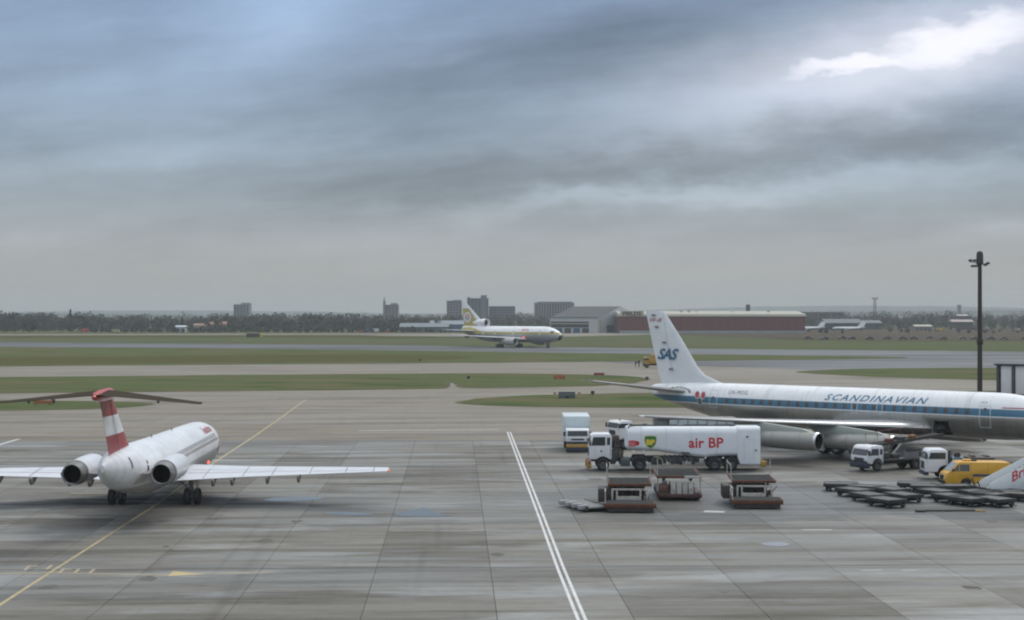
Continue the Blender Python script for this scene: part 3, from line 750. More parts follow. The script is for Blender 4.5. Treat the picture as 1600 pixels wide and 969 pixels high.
def interp(st, s):
    """smooth (monotone cubic) interpolation through stations [(s, a, b, c)]"""
    n = len(st)
    if s <= st[0][0]: return st[0][1:]
    if s >= st[-1][0]: return st[-1][1:]
    i = max(k for k in range(n - 1) if st[k][0] <= s)
    out = []
    for c in range(1, len(st[0])):
        x0, x1 = st[i][0], st[i + 1][0]; y0, y1 = st[i][c], st[i + 1][c]; d = (y1 - y0) / (x1 - x0)
        def tan(k):
            if k <= 0 or k >= n - 1:
                j = min(max(k, 0), n - 2); return (st[j + 1][c] - st[j][c]) / (st[j + 1][0] - st[j][0]) if (k > 0) else 2 * (st[1][c] - st[0][c]) / (st[1][0] - st[0][0])
            a = (st[k][c] - st[k - 1][c]) / (st[k][0] - st[k - 1][0]); b = (st[k + 1][c] - st[k][c]) / (st[k + 1][0] - st[k][0])
            return 0 if a * b <= 0 else 2 * a * b / (a + b)
        m0, m1 = tan(i), tan(i + 1)
        if d == 0: m0 = m1 = 0
        h = x1 - x0; t = (s - x0) / h
        out.append((2 * t**3 - 3 * t**2 + 1) * y0 + (t**3 - 2 * t**2 + t) * h * m0 + (-2 * t**3 + 3 * t**2) * y1 + (t**3 - t**2) * h * m1)
    return out

class Plane:
    def __init__(p, st, sref): p.st = st; p.sref = sref
    def x(p, s): return p.sref - s
    def surf(p, s, z, side, off=.012):
        """point on the skin at station s and height z; side +1 port, -1 starboard"""
        zc, hw, hh = interp(p.st, s)
        k = max(-.999, min(.999, (z - zc) / hh)); c = math.sqrt(1 - k * k)
        n = Vector((0, side * c / hw, k / hh)).normalized()
        return Vector((p.x(s), side * hw * c, zc + hh * k)) + n * off
    def patch(p, s0, s1, z0, z1, side, off=.012, ns=2, nz=4):
        vs_ = [p.surf(s0 + (s1 - s0) * i / ns, z0 + (z1 - z0) * j / nz, side, off) for i in range(ns + 1) for j in range(nz + 1)]
        return vs_, [(i * (nz + 1) + j, i * (nz + 1) + j + 1, (i + 1) * (nz + 1) + j + 1, (i + 1) * (nz + 1) + j) for i in range(ns) for j in range(nz)]
    def frame(p, mb, s0, s1, z0, z1, side, w=.07, off=.014, ns=2):
        for a in ((s0, s0 + w, z0, z1), (s1 - w, s1, z0, z1), (s0 + w, s1 - w, z0, z0 + w), (s0 + w, s1 - w, z1 - w, z1)):
            mb.add(*p.patch(*a, side, off, ns, 6))
    def fuselage(p, m, root, ds=.5, n=40, skip=None, extra=()):
        ss = sorted(set([p.st[0][0]] + [p.st[0][0] + k for k in (.05, .15, .3, .5, .8, 1.1)] + list(extra) +
                        [p.st[0][0] + 1.5 + ds * k for k in range(int((p.st[-1][0] - p.st[0][0] - 1.5) / ds))] + [p.st[-1][0]]))
        rings = []
        for s in ss:
            zc, hw, hh = interp(p.st, s)
            rings.append([(p.x(s), hw * math.cos(2 * math.pi * i / n), zc + hh * math.sin(2 * math.pi * i / n)) for i in range(n)])
        sk = (lambda j, i: skip(ss[j], ss[j + 1], i / n, (i + 1) / n)) if skip else None
        return MB().loft(rings, True, 0, sk).build('fuselage', m, root, 50)

AF = [(0, 0), (.012, .018), (.05, .038), (.12, .052), (.25, .061), (.4, .060), (.6, .044), (.8, .023), (1, .002), (1, -.002), (.8, -.016), (.6, -.030), (.4, -.043), (.25, -.045), (.12, -.038), (.05, -.026), (.012, -.013)]
def wing(p, secs, m, root, name, side, vertical=False, inc=0.0):
    """sections (LE s, TE s, span, z, thickness factor); mirrored by side"""
    rings = []
    for le, te, y, z, tf in secs:
        c = te - le
        rings.append([((p.x(le + a * c), b * c * tf, z) if vertical else (p.x(le + a * c), side * y, z + b * c * tf + inc * (.5 - a) * c)) for a, b in AF])
    return MB().loft(rings).build(name, m, root, 40)
def wheel_mesh(r, w, name='wheel'):
    k = w / 2
    mb = MB().lathe([(-k * .6, r * .52), (-k * .95, r * .62), (-k, r * .82), (-k * .75, r * .95), (-k * .3, r), (k * .3, r), (k * .75, r * .95), (k, r * .82), (k * .95, r * .62), (k * .6, r * .52)], 'y', n=22)
    mb.lathe([(-k * .62, .001), (-k * .55, r * .2), (-k * .35, r * .3), (-k * .6, r * .54)], 'y', n=18, mi=1)
    mb.lathe([(k * .62, .001), (k * .55, r * .2), (k * .35, r * .3), (k * .6, r * .54)], 'y', n=18, mi=1)
    return mb.mesh(name, [m_tyre, m_hub], 40)
def put(name, me, parent, loc): return obj(name, me, parent, loc)

# ------------------------------------------------------------------ twin-jet with T-tail, seen from behind
def twin_jet():
    base = G(242, 788)
    rz = math.atan2(math.cos(R(2.2)), math.sin(R(-2.2)))
    root = thing('twin_engine_airliner', 'white jet with red and white T tail seen from behind on the yellow line', 'airliner', (base.x, base.y, 0), rz)
    st = [(0, 2.0, .02, .02), (.6, 2.08, .5, .48), (2, 2.28, 1.05, 1.10), (4, 2.46, 1.48, 1.55), (6, 2.56, 1.65, 1.75), (8, 2.62, 1.67, 1.78), (20, 2.78, 1.67, 1.78), (28, 2.92, 1.67, 1.76),
          (31, 3.06, 1.65, 1.68), (34, 3.28, 1.56, 1.54), (36.5, 3.46, 1.32, 1.34), (39, 3.70, .88, .98), (41, 3.92, .38, .52), (41.8, 4.0, .10, .22)]
    P = Plane(st, 25.0)
    W = (.80, .815, .83)
    m_f = bands('white_and_grey_livery', [(0, (.42, .42, .41), .38, .15), (2.35, W, .26, 0)])
    fus = P.fuselage(m_f, root)
    # window stripe, red nose arc and lettering
    stripe = MB()
    for sd in (-1, 1): stripe.add(*P.patch(6.5, 31.5, 2.98, 3.18, sd, .012, 40, 2))
    stripe.build('cheatline', mat('stripe_greyred', (.33, .29, .285), .4, var=.2, scale=.6), fus)
    wm = mat('cabin_glass', (.14, .145, .15), .15, var=.2)
    for k in range(38):
        s = 7.2 + k * .62; MB().add(*P.patch(s, s + .24, 3.26, 3.54, -1, .013, 1, 2)).build('window', wm, fus)
    for sd in (-1, 1): MB().add(*P.patch(3.0, 3.35, 1.6, 3.7, sd, .014, 2, 16)).build('nose_band', m_red, fus)
    arc = MB()
    for k in range(16):
        s = 4.2 + 2.2 * (k / 16) ** 1.5; z0 = 4.15 - 2.0 * k / 16 - .2
        arc.add(*P.patch(s, s + .30, z0 - .14, z0 + .14, -1, .014, 2, 2))
    arc.build('nose_arrow', m_red, fus)
    make_text('lettering', 'Austrian', mat('faded_red', (.42, .10, .11), .4), fus, lambda x, y: P.surf(11.2 - x, 3.72 + y * .62, -1, .016), size=1.15, bold=.02, slices=4)
    make_text('registration', 'OE-LDZ', mat('pale_ink', (.34, .34, .33), .5), fus, lambda x, y: P.surf(37.2 - x, 2.62 + y, -1, .02), size=.46, slices=3, spacing=1.1)
    m_fin = bands('red_white_red_fin', [(0, (.33, .028, .032), .35, 0), (5.75, (.78, .79, .80), .3, 0), (6.92, (.33, .028, .032), .35, 0)])
    fin = wing(P, [(33.0, 39.6, 0, 4.1, .75), (35.0, 40.3, 0, 5.2, .85), (38.3, 42.0, 0, 7.4, .85), (39.5, 42.7, 0, 8.2, .85)], m_fin, root, 'fin', 1, True)
    mb = MB()
    for sd in (-1, 1): mb.box(P.x(39.62) - .02, P.x(39.62) + .02, -.01, .01, 0, 0)
    # rudder hinge line as a thin dark strip on both faces of the fin
    hb = MB()
    for k in range(10):
        z0, z1 = 4.75 + 3.6 * k / 10, 4.75 + 3.6 * (k + 1) / 10
        f = lambda z: (37.9 + (z - 4.5) * .66, .255 - (z - 4.5) * .033)
        for sd in (-1, 1):
            a, b = f(z0), f(z1)
            hb.add([(P.x(a[0]), sd * a[1], z0), (P.x(a[0] + .10), sd * (a[1] - .004), z0), (P.x(b[0] + .10), sd * (b[1] - .004), z1), (P.x(b[0]), sd * b[1], z1)], [(0, 1, 2, 3)])
    hb.build('rudder_hinge', m_black, fin)
    MB().lathe([(P.x(38.6), .02), (P.x(39.0), .22), (P.x(39.8), .36), (P.x(42.0), .36), (P.x(43.2), .30), (P.x(44.0), .12), (P.x(44.15), .02)], 'x', (0, 0, 8.22), 20).build('tail_bullet', mat('bullet_red', (.42, .03, .03), .3, var=.1), root)
    for sd in (-1, 1):
        stab = wing(P, [(39.9, 43.9, .0, 8.36, .7), (40.1, 43.95, .4, 8.33, .7), (43.3, 44.8, 5.95, 7.88, .6)], mat('stabilizer_brown', (.060, .051, .040), .8, var=.12, spec=0), root, 'horizontal_stabilizer', sd, False, .0)
        MB().box(P.x(43.95) - .30, P.x(43.95) + .02, sd * 3.6 - .04, sd * 3.6 + .04, 7.90, 8.06).build('trim_tab', m_dull, stab)
        wg = wing(P, [(16.2, 25.9, 0, 1.58, .9), (17.0, 25.8, 1.6, 1.68, .85), (20.2, 26.2, 6.0, 1.95, .75), (26.2, 28.2, 15.9, 2.50, .85)], mat('wing_white', (.64, .65, .68), .35, .1, var=.06, dirt=.2, dirtcol=(.4, .4, .4)), root, 'wing', sd)
        gp = MB(); rows = ((17.0, 25.8, 1.6, 1.68, .85), (20.2, 26.2, 6.0, 1.95, .75), (26.2, 28.2, 15.9, 2.50, .85))
        def wpt(t, a, off):
            i = 0 if t < .31 else 1; k = t / .31 if i == 0 else (t - .31) / .69
            le, te, y, z, tf = [rows[i][q] + (rows[i + 1][q] - rows[i][q]) * k for q in range(5)]; c = te - le
            for (a0, b0), (a1, b1) in zip(AF, AF[1:9]):
                if a0 <= a <= a1: h_ = b0 + (b1 - b0) * (a - a0) / (a1 - a0); break
            return (P.x(le + a * c), sd * y, z + h_ * c * tf + off)
        def ribbon(t0, t1, a, w):
            n = 14; pts = []
            for i in range(n + 1):
                t = t0 + (t1 - t0) * i / n; pts += [wpt(t, a, .012), wpt(t, a + w, .012)]
            gp.add(pts, [(2 * i, 2 * i + 1, 2 * i + 3, 2 * i + 2) for i in range(n)])
        ribbon(.03, .62, .70, .016); ribbon(.64, .93, .74, .02); ribbon(.03, .5, .56, .008); ribbon(.0, .98, .16, .008)
        for t in (.12, .31, .45, .63, .80, .93):
            pts = []
            for a in (.2, .35, .5, .62, .72, .85, .97): pts += [wpt(t, a, .013), wpt(t + .004, a, .013)]
            gp.add(pts, [(2 * i, 2 * i + 1, 2 * i + 3, 2 * i + 2) for i in range(6)])
        gp.build('flap_gap', mat('gap_grey', (.22, .22, .23), .6), wg)
        for y in (4.1, 5.4, 7.8, 9.9):
            te = 26.0 + (y - 1.6) * .165; zz = 1.66 + (y - 1.6) * .058
            MB().prism([(P.x(te - 1.6), zz - .02), (P.x(te + .35), zz + .0), (P.x(te + .3), zz - .20), (P.x(te - .1), zz - .48), (P.x(te - .7), zz - .42)], sd * y - .07, sd * y + .07, 0, .015).build('flap_hinge', m_dull, wg)
        MB().lathe([(-.28, .01), (-.15, .09), (.1, .10), (.28, .02)], 'x', (P.x(28.0), sd * 15.94, 2.50), 10).build('tip_light', mat('tip_lamp', (.5, .12, .06), .3, emit=.5), wg)
        # engine: nacelle, dark exhaust, pylon
        c = (0, sd * 2.66, 3.30)
        en = MB().lathe([(P.x(33.0), .50), (P.x(31.5), .55), (P.x(31.25), .60), (P.x(31.35), .68), (P.x(32.2), .77), (P.x(34.2), .80), (P.x(36.3), .74), (P.x(37.3), .67), (P.x(37.85), .60), (P.x(37.8), .57), (P.x(36.6), .56)], 'x', c, 30).build('engine', mat('nacelle_white', (.66, .68, .70), .3, .1, var=.06, dirt=.25, dirtcol=(.3, .3, .3)), root)
        MB().lathe([(P.x(37.82), .578), (P.x(36.5), .54), (P.x(36.5), .01)], 'x', c, 26).build('exhaust', m_black, en)
        MB().lathe([(P.x(33.0), .50), (P.x(32.9), .01)], 'x', c, 24).build('intake_fan', m_black, en)
        MB().lathe([(P.x(36.55), .752), (P.x(36.75), .735), (P.x(36.75), .70)], 'x', c, 30).build('reverser_band', m_dull, en)
        MB().lathe([(P.x(36.78), .715), (P.x(37.3), .675), (P.x(37.86), .605), (P.x(37.87), .575)], 'x', c, 30).build('nozzle_sleeve', mat('nozzle_metal', (.20, .195, .185), .45, .4, var=.2, scale=2, dirt=.5), en)
        for q in (-1, 1): MB().box(P.x(37.75), P.x(36.9), c[1] + q * .62 - .05, c[1] + q * .62 + .05, 3.22, 3.40, 0, .02).build('reverser_arm', m_dull, en)
        wing(P, [(31.9, 36.8, 1.2, 3.20, .5), (32.1, 36.7, 2.2, 3.28, .5)], mat('pylon_dark', (.22, .20, .20), .4, var=.2), root, 'pylon', sd)
        g = MB().cyl((0, sd * 2.54, .55), (0, sd * 2.40, 1.75), .11, .15, 12).cyl((-.1, sd * 2.54, .9), (-.6, sd * 1.7, 1.7), .05).cyl((0, sd * 2.54 - .45, .54), (0, sd * 2.54 + .45, .54), .07).box(-.5, .35, sd * 2.86, sd * 2.90, .95, 1.75).build('main_gear', m_gear, root)
        wmsh = wheel_mesh(.55, .42)
        for q in (-1, 1): put('wheel', wmsh, g, (0, sd * 2.54 + q * .34, .55))
    g = MB().cyl((P.x(2.95), 0, .35), (P.x(2.95), 0, 1.5), .08, .1).cyl((P.x(2.95), -.3, .34), (P.x(2.95), .3, .34), .05).build('nose_gear', m_gear, root)
    wmsh = wheel_mesh(.33, .2)
    for q in (-1, 1): put('wheel', wmsh, g, (P.x(2.95), q * .22, .33))
    # service openings and aerials
    MB().add(*P.patch(38.1, 38.28, 3.7, 4.35, -1, .014, 1, 4)).build('vent', m_black, fus)
    MB().add(*P.patch(35.2, 35.5, 3.15, 3.60, -1, .014, 2, 4)).build('vent', m_black, fus)
    MB().add(*P.patch(35.25, 35.45, 3.7, 3.92, -1, .014, 2, 3)).build('vent', m_black, fus)
    MB().prism([(P.x(18), 4.5), (P.x(18.35), 4.5), (P.x(18.45), 4.80), (P.x(18.25), 4.80)], -.02, .02).build('aerial', m_dull, fus)
    MB().prism([(P.x(26), 4.62), (P.x(26.35), 4.62), (P.x(26.45), 4.86), (P.x(26.25), 4.86)], -.02, .02).build('aerial', m_dull, fus)
    MB().lathe([(-.14, .02), (-.08, .10), (.05, .10), (.14, .02)], 'z', (P.x(9.0), -1.25, 1.42), 10).build('beacon', m_redlamp, fus)
twin_jet()

# ------------------------------------------------------------------ four-engined airliner
def four_jet():
    yaw = R(-42.5)
    root = thing('four_engine_airliner', 'white and grey four engined jet with blue stripe and lettered tail fin', 'airliner', (31.3, 153.0, 0), yaw)
    st = [(0, 3.35, .03, .03), (.5, 3.42, .55, .6), (1.5, 3.55, .98, 1.08), (3, 3.70, 1.38, 1.52), (5, 3.86, 1.72, 1.88), (7, 3.93, 1.85, 2.04), (8.5, 3.94, 1.87, 2.06), (31, 3.94, 1.87, 2.06),
          (34, 4.00, 1.83, 2.0), (37, 4.18, 1.64, 1.80), (40, 4.46, 1.28, 1.48), (43, 4.76, .86, 1.06), (45.2, 5.0, .46, .66), (46.2, 5.12, .16, .28), (46.35, 5.14, .03, .06)]
    P = Plane(st, 23.0)
    W = (.82, .83, .845)
    m_f = bands('blue_stripe_livery', [(0, (.50, .498, .48), .28, .9), (3.93, W, .26, 0), (4.02, (.060, .175, .270), .35, 0), (4.64, W, .26, 0)], dirt=.08)
    hole = lambda s0, s1, a0, a1: s0 >= 11.59 and s1 <= 13.01 and .535 <= (a0 + a1) / 2 <= .665
    fus = P.fuselage(m_f, root, n=48, skip=hole, extra=(11.6, 13.0))
    # open hold: floor and back wall inside, door panel swung up
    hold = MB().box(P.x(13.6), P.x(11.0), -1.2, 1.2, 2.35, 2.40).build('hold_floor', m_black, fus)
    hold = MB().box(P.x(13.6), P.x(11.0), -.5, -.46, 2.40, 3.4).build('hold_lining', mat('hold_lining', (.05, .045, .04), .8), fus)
    MB().box(P.x(13.06), P.x(13.02), -1.95, -1.25, 2.2, 3.2).build('hatch_door', m_alu, fus)
    for s0, s1, z0, z1 in ((7.6, 8.65, 3.0, 4.95), (36.5, 37.5, 3.6, 5.35)):
        d = MB(); P.frame(d, s0, s1, z0, z1, -1, .06); d.build('door', mat('door_outline', (.62, .68, .70), .4), fus)
        MB().add(*P.patch(s0 + .42, s0 + .64, 4.45, 4.72, -1, .013, 1, 2)).build('door_window', m_brownwin, fus)
    for s0 in (18.1, 20.7):
        d = MB(); P.frame(d, s0, s0 + .62, 3.72, 4.78, -1, .05); d.build('exit_hatch', mat('door_outline', (.62, .68, .70), .4), fus)
    k = 0
    s = 9.6
    while s < 36:
        MB().add(*P.patch(s, s + .38, 4.13, 4.58, -1, .013, 1, 3)).build('window', m_brownwin, fus); s += 1.02
    make_text('lettering', 'SCANDINAVIAN', m_blue, fus, lambda x, y: P.surf(24.3 - x, 4.84 + y * .86, -1, .016), fit=10.6, size=.90, bold=.012, shear=.45, spacing=1.25, slices=6)
    make_text('registration', 'LN-MOG', m_grey_ink, fus, lambda x, y: P.surf(35.2 - x, 5.02 + y, -1, .02), size=.52, spacing=1.15, slices=3)
    make_text('door_lettering', 'DC-8', m_grey_ink, fus, lambda x, y: P.surf(8.6 - x, 5.12 + y * .8, -1, .016), size=.26, slices=2)
    MB().add(*P.patch(1.6, 6.6, 4.74, 4.82, -1, .015, 16, 2)).build('nose_line', m_red, fus)
    # three small crests beside the rear door
    for s0, z0, c in ((38.35, 4.78, (.42, .06, .07)), (39.15, 4.82, (.40, .07, .07)), (38.75, 4.18, (.10, .10, .07))):
        for gr, m, off in ((1.22, m_white, .018), (1.0, mat('crest%.1f' % s0, c, .4, var=.35, scale=6), .045)):
            n = 14; vs_ = [P.surf(s0 + .27 * gr * math.cos(t), z0 + .33 * gr * math.sin(t), -1, off) for t in (2 * math.pi * i / n for i in range(n))]
            MB().add(vs_, [tuple(range(n))]).build('crest', m, fus, 0)
    m_fin = mat('fin_white', (.70, .72, .74), .32, var=.05, scale=.5, dirt=.15, dirtcol=(.45, .45, .45))
    fin = wing(P, [(35.2, 44.5, 0, 5.5, .35), (37.3, 44.7, 0, 6.05, .55), (39.1, 44.95, 0, 6.7, .75), (40.1, 45.2, 0, 7.6, .85), (42.1, 45.95, 0, 10.4, .85), (44.1, 46.6, 0, 12.95, .85), (44.5, 46.65, 0, 13.2, .5)], m_fin, root, 'fin', 1, True)
    def finpt(x0, z0, slope, off=.03):
        def f(x, z):
            zz = z0 + z; s = x0 - x
            le = 39.9 + (zz - 7.6) * (44.1 - 39.9) / (12.95 - 7.6); te = 45.2 + (zz - 7.6) * (46.6 - 45.2) / (12.95 - 7.6); c = te - le; a = max(.02, min(.98, (s - le) / c))
            for (a0, b0), (a1, b1) in zip(AF, AF[1:9]):
                if a0 <= a <= a1: t = b0 + (b1 - b0) * (a - a0) / (a1 - a0); break
            return (P.x(s), -(t * c * .85) - off, zz)
        return f
    make_text('lettering', 'SAS', m_navy, fin, finpt(45.1, 8.25, 0), fit=2.85, size=1.5, bold=.04, shear=.42, spacing=.9, slices=5)
    make_text('fin_number', 'W-8', mat('red_letters', (.45, .14, .15), .4), fin, finpt(46.1, 12.05, 0), fit=1.6, size=.6, bold=.0, shear=.3, slices=3)
    for s0, z0 in ((45.6, 12.75), (45.2, 11.55), (44.2, 9.95), (43.3, 7.25)): 
        c = finpt(s0, z0, 0, .05)(0, 0); MB().lathe([(-.30, .01), (-.1, .09), (.15, .10), (.34, .02)], 'x', c, 10).build('hinge_fairing', m_dull, fin)
    seam = MB()
    for k in range(12):
        q = [finpt(43.0 + .23 * (zz - 6.4) * .9, 0, 0, .02)(0, zz) for zz in (6.9 + k * .5, 7.4 + k * .5)]
        seam.cyl(q[0], q[1], .012, .012, 4)
    seam.build('rudder_seam', mat('seam_pale', (.42, .43, .44), .5), fin)
    m_eng = mat('engine_grey', (.31, .31, .29), .38, .3, var=.08, scale=.8, dirt=.35, dirtcol=(.22, .21, .19))
    m_pyl = mat('pylon_green_grey', (.34, .37, .34), .45, var=.06, scale=.5)
    m_under = mat('wing_metal', (.36, .365, .37), .30, .4, var=.1, scale=.5, dirt=.35, dirtcol=(.22, .22, .22))
    for sd in (-1, 1):
        wing(P, [(39.6, 44.6, .0, 4.98, .9), (40.4, 44.8, .8, 5.02, .9), (47.5, 49.3, 7.45, 6.12, .8)], mat('tailplane_grey', (.34, .34, .33), .4, .3, var=.1, dirt=.25), root, 'horizontal_stabilizer', sd)
        wg = wing(P, [(12.0, 24.0, 0, 2.62, 1), (13.6, 23.6, 1.8, 2.70, 1), (17.2, 23.9, 6.5, 2.98, .95), (22.8, 27.2, 14.0, 3.45, .9), (28.4, 30.8, 22.4, 4.05, .85), (29.2, 30.9, 22.62, 4.07, .4)], m_under, root, 'wing', sd)
        MB().lathe([(-.3, .01), (-.1, .07), (.2, .08), (.35, .02)], 'x', (P.x(29.6), sd * 22.6, 4.07), 8).build('tip_light', m_white, wg)
        for nm, y, s0, zc, le, zw in (('engine', 14.0, 17.2, 2.02, 22.8, 3.38), ('engine', 8.4, 13.2, 1.64, 18.6, 3.0)):
            c = (0, sd * y, zc); X = lambda d: P.x(s0 + d)
            en = MB().lathe([(X(.9), .55), (X(.15), .64), (X(0), .70), (X(.1), .75), (X(.7), .80), (X(2.2), .82), (X(4.2), .79), (X(5.8), .70), (X(6.7), .58), (X(6.75), .54), (X(6.2), .5)], 'x', c, 30).build(nm, m_eng, root)
            MB().lathe([(X(.06), .655), (X(.18), .625), (X(.85), .545), (X(.8), .01)], 'x', c, 24).build('intake_fan', m_black, en)
            MB().lathe([(X(.80), .20), (X(.6), .15), (X(.42), .02)], 'x', c, 14).build('spinner', m_hub, en)
            MB().lathe([(X(6.6), .535), (X(6.3), .01)], 'x', c, 22).build('exhaust', m_black, en)
            MB().lathe([(X(-.02), .70), (X(.02), .745), (X(.18), .79), (X(.20), .78)], 'x', c, 30).build('intake_lip', m_alu, en)
            mb = MB()
            for dd in (1.5, 4.3): mb.lathe([(X(dd), .818 if dd < 2 else .792), (X(dd + .04), .818 if dd < 2 else .792)], 'x', c, 30)
            mb.build('cowl_joint', m_grey_ink, en)
            mb = MB()
            for t in (-.16, .16):
                pass
            mb.prism([(X(.5), zc + .72), (X(1.6), zc + 1.02), (P.x(le + .2), zw + .05), (P.x(le + 3.2), zw - .12), (X(7.4), zc + .35), (X(5.5), zc + .6)], sd * y - .17, sd * y + .17, 0, .05)
            mb.build('pylon', m_pyl, root)
        g = MB().cyl((P.x(22.6), sd * 3.2, .6), (P.x(22.4), sd * 3.0, 2.6), .15, .2, 12).box(P.x(22.6) - .75, P.x(22.6) + .75, sd * 3.2 - .09, sd * 3.2 + .09, .48, .68, 0, .03).cyl((P.x(22.6), sd * 3.2, 1.2), (P.x(21.2), sd * 2.4, 2.4), .07).box(P.x(23.1), P.x(21.9), sd * 3.66, sd * 3.70, 1.05, 2.5).build('main_gear', m_gear, root)
        wmsh = wheel_mesh(.56, .42)
        for a in (-.7, .7):
            for q in (-.34, .34): put('wheel', wmsh, g, (P.x(22.6) + a, sd * 3.2 + q, .56))
    g = MB().cyl((P.x(4.6), 0, .5), (P.x(4.6), 0, 2.4), .1, .13).build('nose_gear', m_gear, root)
    wmsh = wheel_mesh(.44, .3)
    for q in (-.25, .25): put('wheel', wmsh, g, (P.x(4.6), q, .44))
    # tailplane root seal
    mb = MB()
    for k in range(10):
        t = math.pi * (k / 9); s = 41.6 - 1.6 * math.cos(t); z = 5.02 + .42 * math.sin(t) * (1 if k < 9 else 1)
        mb.add(*P.patch(s, s + .42, z - .05, z + .05, -1, .02, 2, 2))
    mb.build('tailplane_seal', m_grey_ink, fus)
four_jet()

# ------------------------------------------------------------------ three-engined wide-body on the runway
def tri_jet():
    base = G(796, 542.5)
    root = thing('three_engine_airliner', 'distant white jet with gold tail and stripe taxiing on the runway', 'airliner', (base.x, base.y, 0), R(-41))
    st = [(0, 4.1, .03, .03), (.8, 4.2, 1.0, 1.0), (2.5, 4.45, 1.9, 1.9), (5, 4.75, 2.6, 2.6), (8, 4.9, 2.95, 2.95), (10, 4.9, 2.98, 2.98), (33, 4.9, 2.98, 2.98), (37, 5.0, 2.85, 2.88), (41, 5.4, 2.35, 2.5), (45, 5.95, 1.75, 2.0), (49, 6.5, 1.25, 1.4)]
    P = Plane(st, 25.8)
    gold = (.46, .38, .13)
    m_f = bands('gold_stripe_livery', [(0, (.42, .43, .42), .35, .2), (4.95, gold, .35, 0), (5.75, (.82, .83, .84), .28, 0)], dirt=.05)
    fus = P.fuselage(m_f, root, 1.0, 28)
    MB().lathe([(P.x(1.6), 1.42), (P.x(.8), 1.03), (P.x(.3), .62), (P.x(.02), .1), (P.x(-.02), .01)], 'x', (0, 0, 4.15), 18).build('radome', m_black, fus)
    mb = MB(); mb.add(*P.patch(2.9, 4.1, 5.55, 6.15, -1, .03, 4, 2)); mb.add(*P.patch(2.9, 4.1, 5.55, 6.15, 1, .03, 4, 2)); mb.build('cockpit_window', m_glass, fus)
    make_text('lettering', 'BWIA', mat('pink_letters', (.55, .16, .20), .4), fus, lambda x, y: P.surf(17.5 - x, 6.15 + y, -1, .03), size=1.15, bold=.04, spacing=1.3, slices=3)
    for s0 in (8, 21, 30, 36):
        MB().add(*P.patch(s0, s0 + 1.1, 4.6, 6.2, -1, .03, 2, 6)).build('door', mat('trijet_door', (.60, .56, .42), .4), fus)
    # fin: white leading edge, gold panel, emblem
    m_finw = mat('trijet_fin_white', (.80, .81, .82), .3, var=.04)
    secs = [(36.0, 48.8, 0, 7.2, .6), (39.5, 49.0, 0, 9.6, .8), (44.0, 49.6, 0, 13.5, .85), (47.2, 50.0, 0, 16.2, .85), (47.7, 49.9, 0, 16.5, .5)]
    fin = wing(P, secs, m_finw, root, 'fin', 1, True)
    def fx(z):
        for a, b in zip(secs, secs[1:]):
            if a[3] <= z <= b[3]:
                t = (z - a[3]) / (b[3] - a[3]); return a[0] + (b[0] - a[0]) * t, a[1] + (b[1] - a[1]) * t
        return secs[-1][:2]
    g = MB(); zs = [7.2 + k * .62 for k in range(13)]
    for z0, z1 in zip(zs, zs[1:]):
        q = []
        for z in (z0, z1):
            le, te = fx(z); le2 = le + (te - le) * .24 
            q.append((le2, te - .02, z, .06 * (te - le) * .85 + .03))
        for sd in (-1, 1):
            g.add([(P.x(q[0][0]), sd * q[0][3], z0), (P.x(q[0][1]), sd * .06, z0), (P.x(q[1][1]), sd * .06, z1), (P.x(q[1][0]), sd * q[1][3], z1)], [(0, 1, 2, 3)])
    g.build('gold_panel', mat('gold_paint', gold, .35, var=.08), fin)
    g = MB(); n = 8
    for i in range(n):
        s0 = 36.0 + i * 12.8 / n; s1 = 36.0 + (i + 1) * 12.8 / n
        for sd in (-1, 1):
            z_ = lambda s: 5.7 + 2.4 * max(0, (s - 36.0) / 8.5) ** 1.5
            zc0, hw0, hh0 = interp(st, s0); zc1, hw1, hh1 = interp(st, s1)
            vs_ = []
            for s in (s0, s1):
                zc, hw, hh = interp(st, s)
                for k in range(5): vs_.append(P.surf(s, 5.7 + (min(z_(s), zc + hh * .93) - 5.7) * k / 4, sd, .03))
            g.add(vs_, [(k, k + 1, k + 6, k + 5) for k in range(4)])
    g.build('gold_panel', mat('gold_paint', gold, .35, var=.08), fus)
    ec = (46.9, 11.2)
    for r, m, yo in ((1.95, m_white, .42), (1.45, mat('emblem_red', (.60, .38, .36), .4, var=.3, scale=1.5), .45)):
        n = 20; MB().add([(P.x(ec[0] + r * math.cos(t)), -yo, ec[1] + r * math.sin(t)) for t in (2 * math.pi * i / n for i in range(n))], [tuple(range(n))]).build('emblem', m, fin, 0)
    n = 12; MB().add([(P.x(ec[0] + 1.3 * math.cos(t)), -.47, ec[1] - .2 + 1.1 * math.sin(t)) for t in (math.pi + math.pi * i / n for i in range(n + 1))], [tuple(range(n + 1))]).build('emblem', mat('emblem_green', (.34, .44, .42), .4), fin, 0)
    # centre engine duct
    en = MB().lathe([(P.x(37.9), 1.15), (P.x(37.0), 1.28), (P.x(36.8), 1.4), (P.x(37.1), 1.5), (P.x(39), 1.5), (P.x(41.5), 1.2), (P.x(44), .5)], 'x', (0, 0, 9.15), 24).build('centre_engine', m_finw, root)
    MB().lathe([(P.x(37.8), 1.17), (P.x(38.6), .01)], 'x', (0, 0, 9.15), 20).build('intake_fan', m_black, en)
    MB().lathe([(P.x(36.79), 1.40), (P.x(36.85), 1.5), (P.x(37.25), 1.53)], 'x', (0, 0, 9.15), 24).build('intake_lip', mat('lip_brown', (.16, .12, .10), .4), en)
    MB().prism([(P.x(36.9), 7.3), (P.x(37.6), 8.2), (P.x(40), 8.6), (P.x(42.5), 7.6), (P.x(42), 6.6), (P.x(38), 6.4)], -1.2, 1.2, 0, .3).build('duct_fairing', m_finw, root)
    MB().lathe([(P.x(48.5), 1.1), (P.x(49.6), .9), (P.x(49.6), .01)], 'x', (0, 0, 6.6), 20).build('exhaust', m_dull, root)
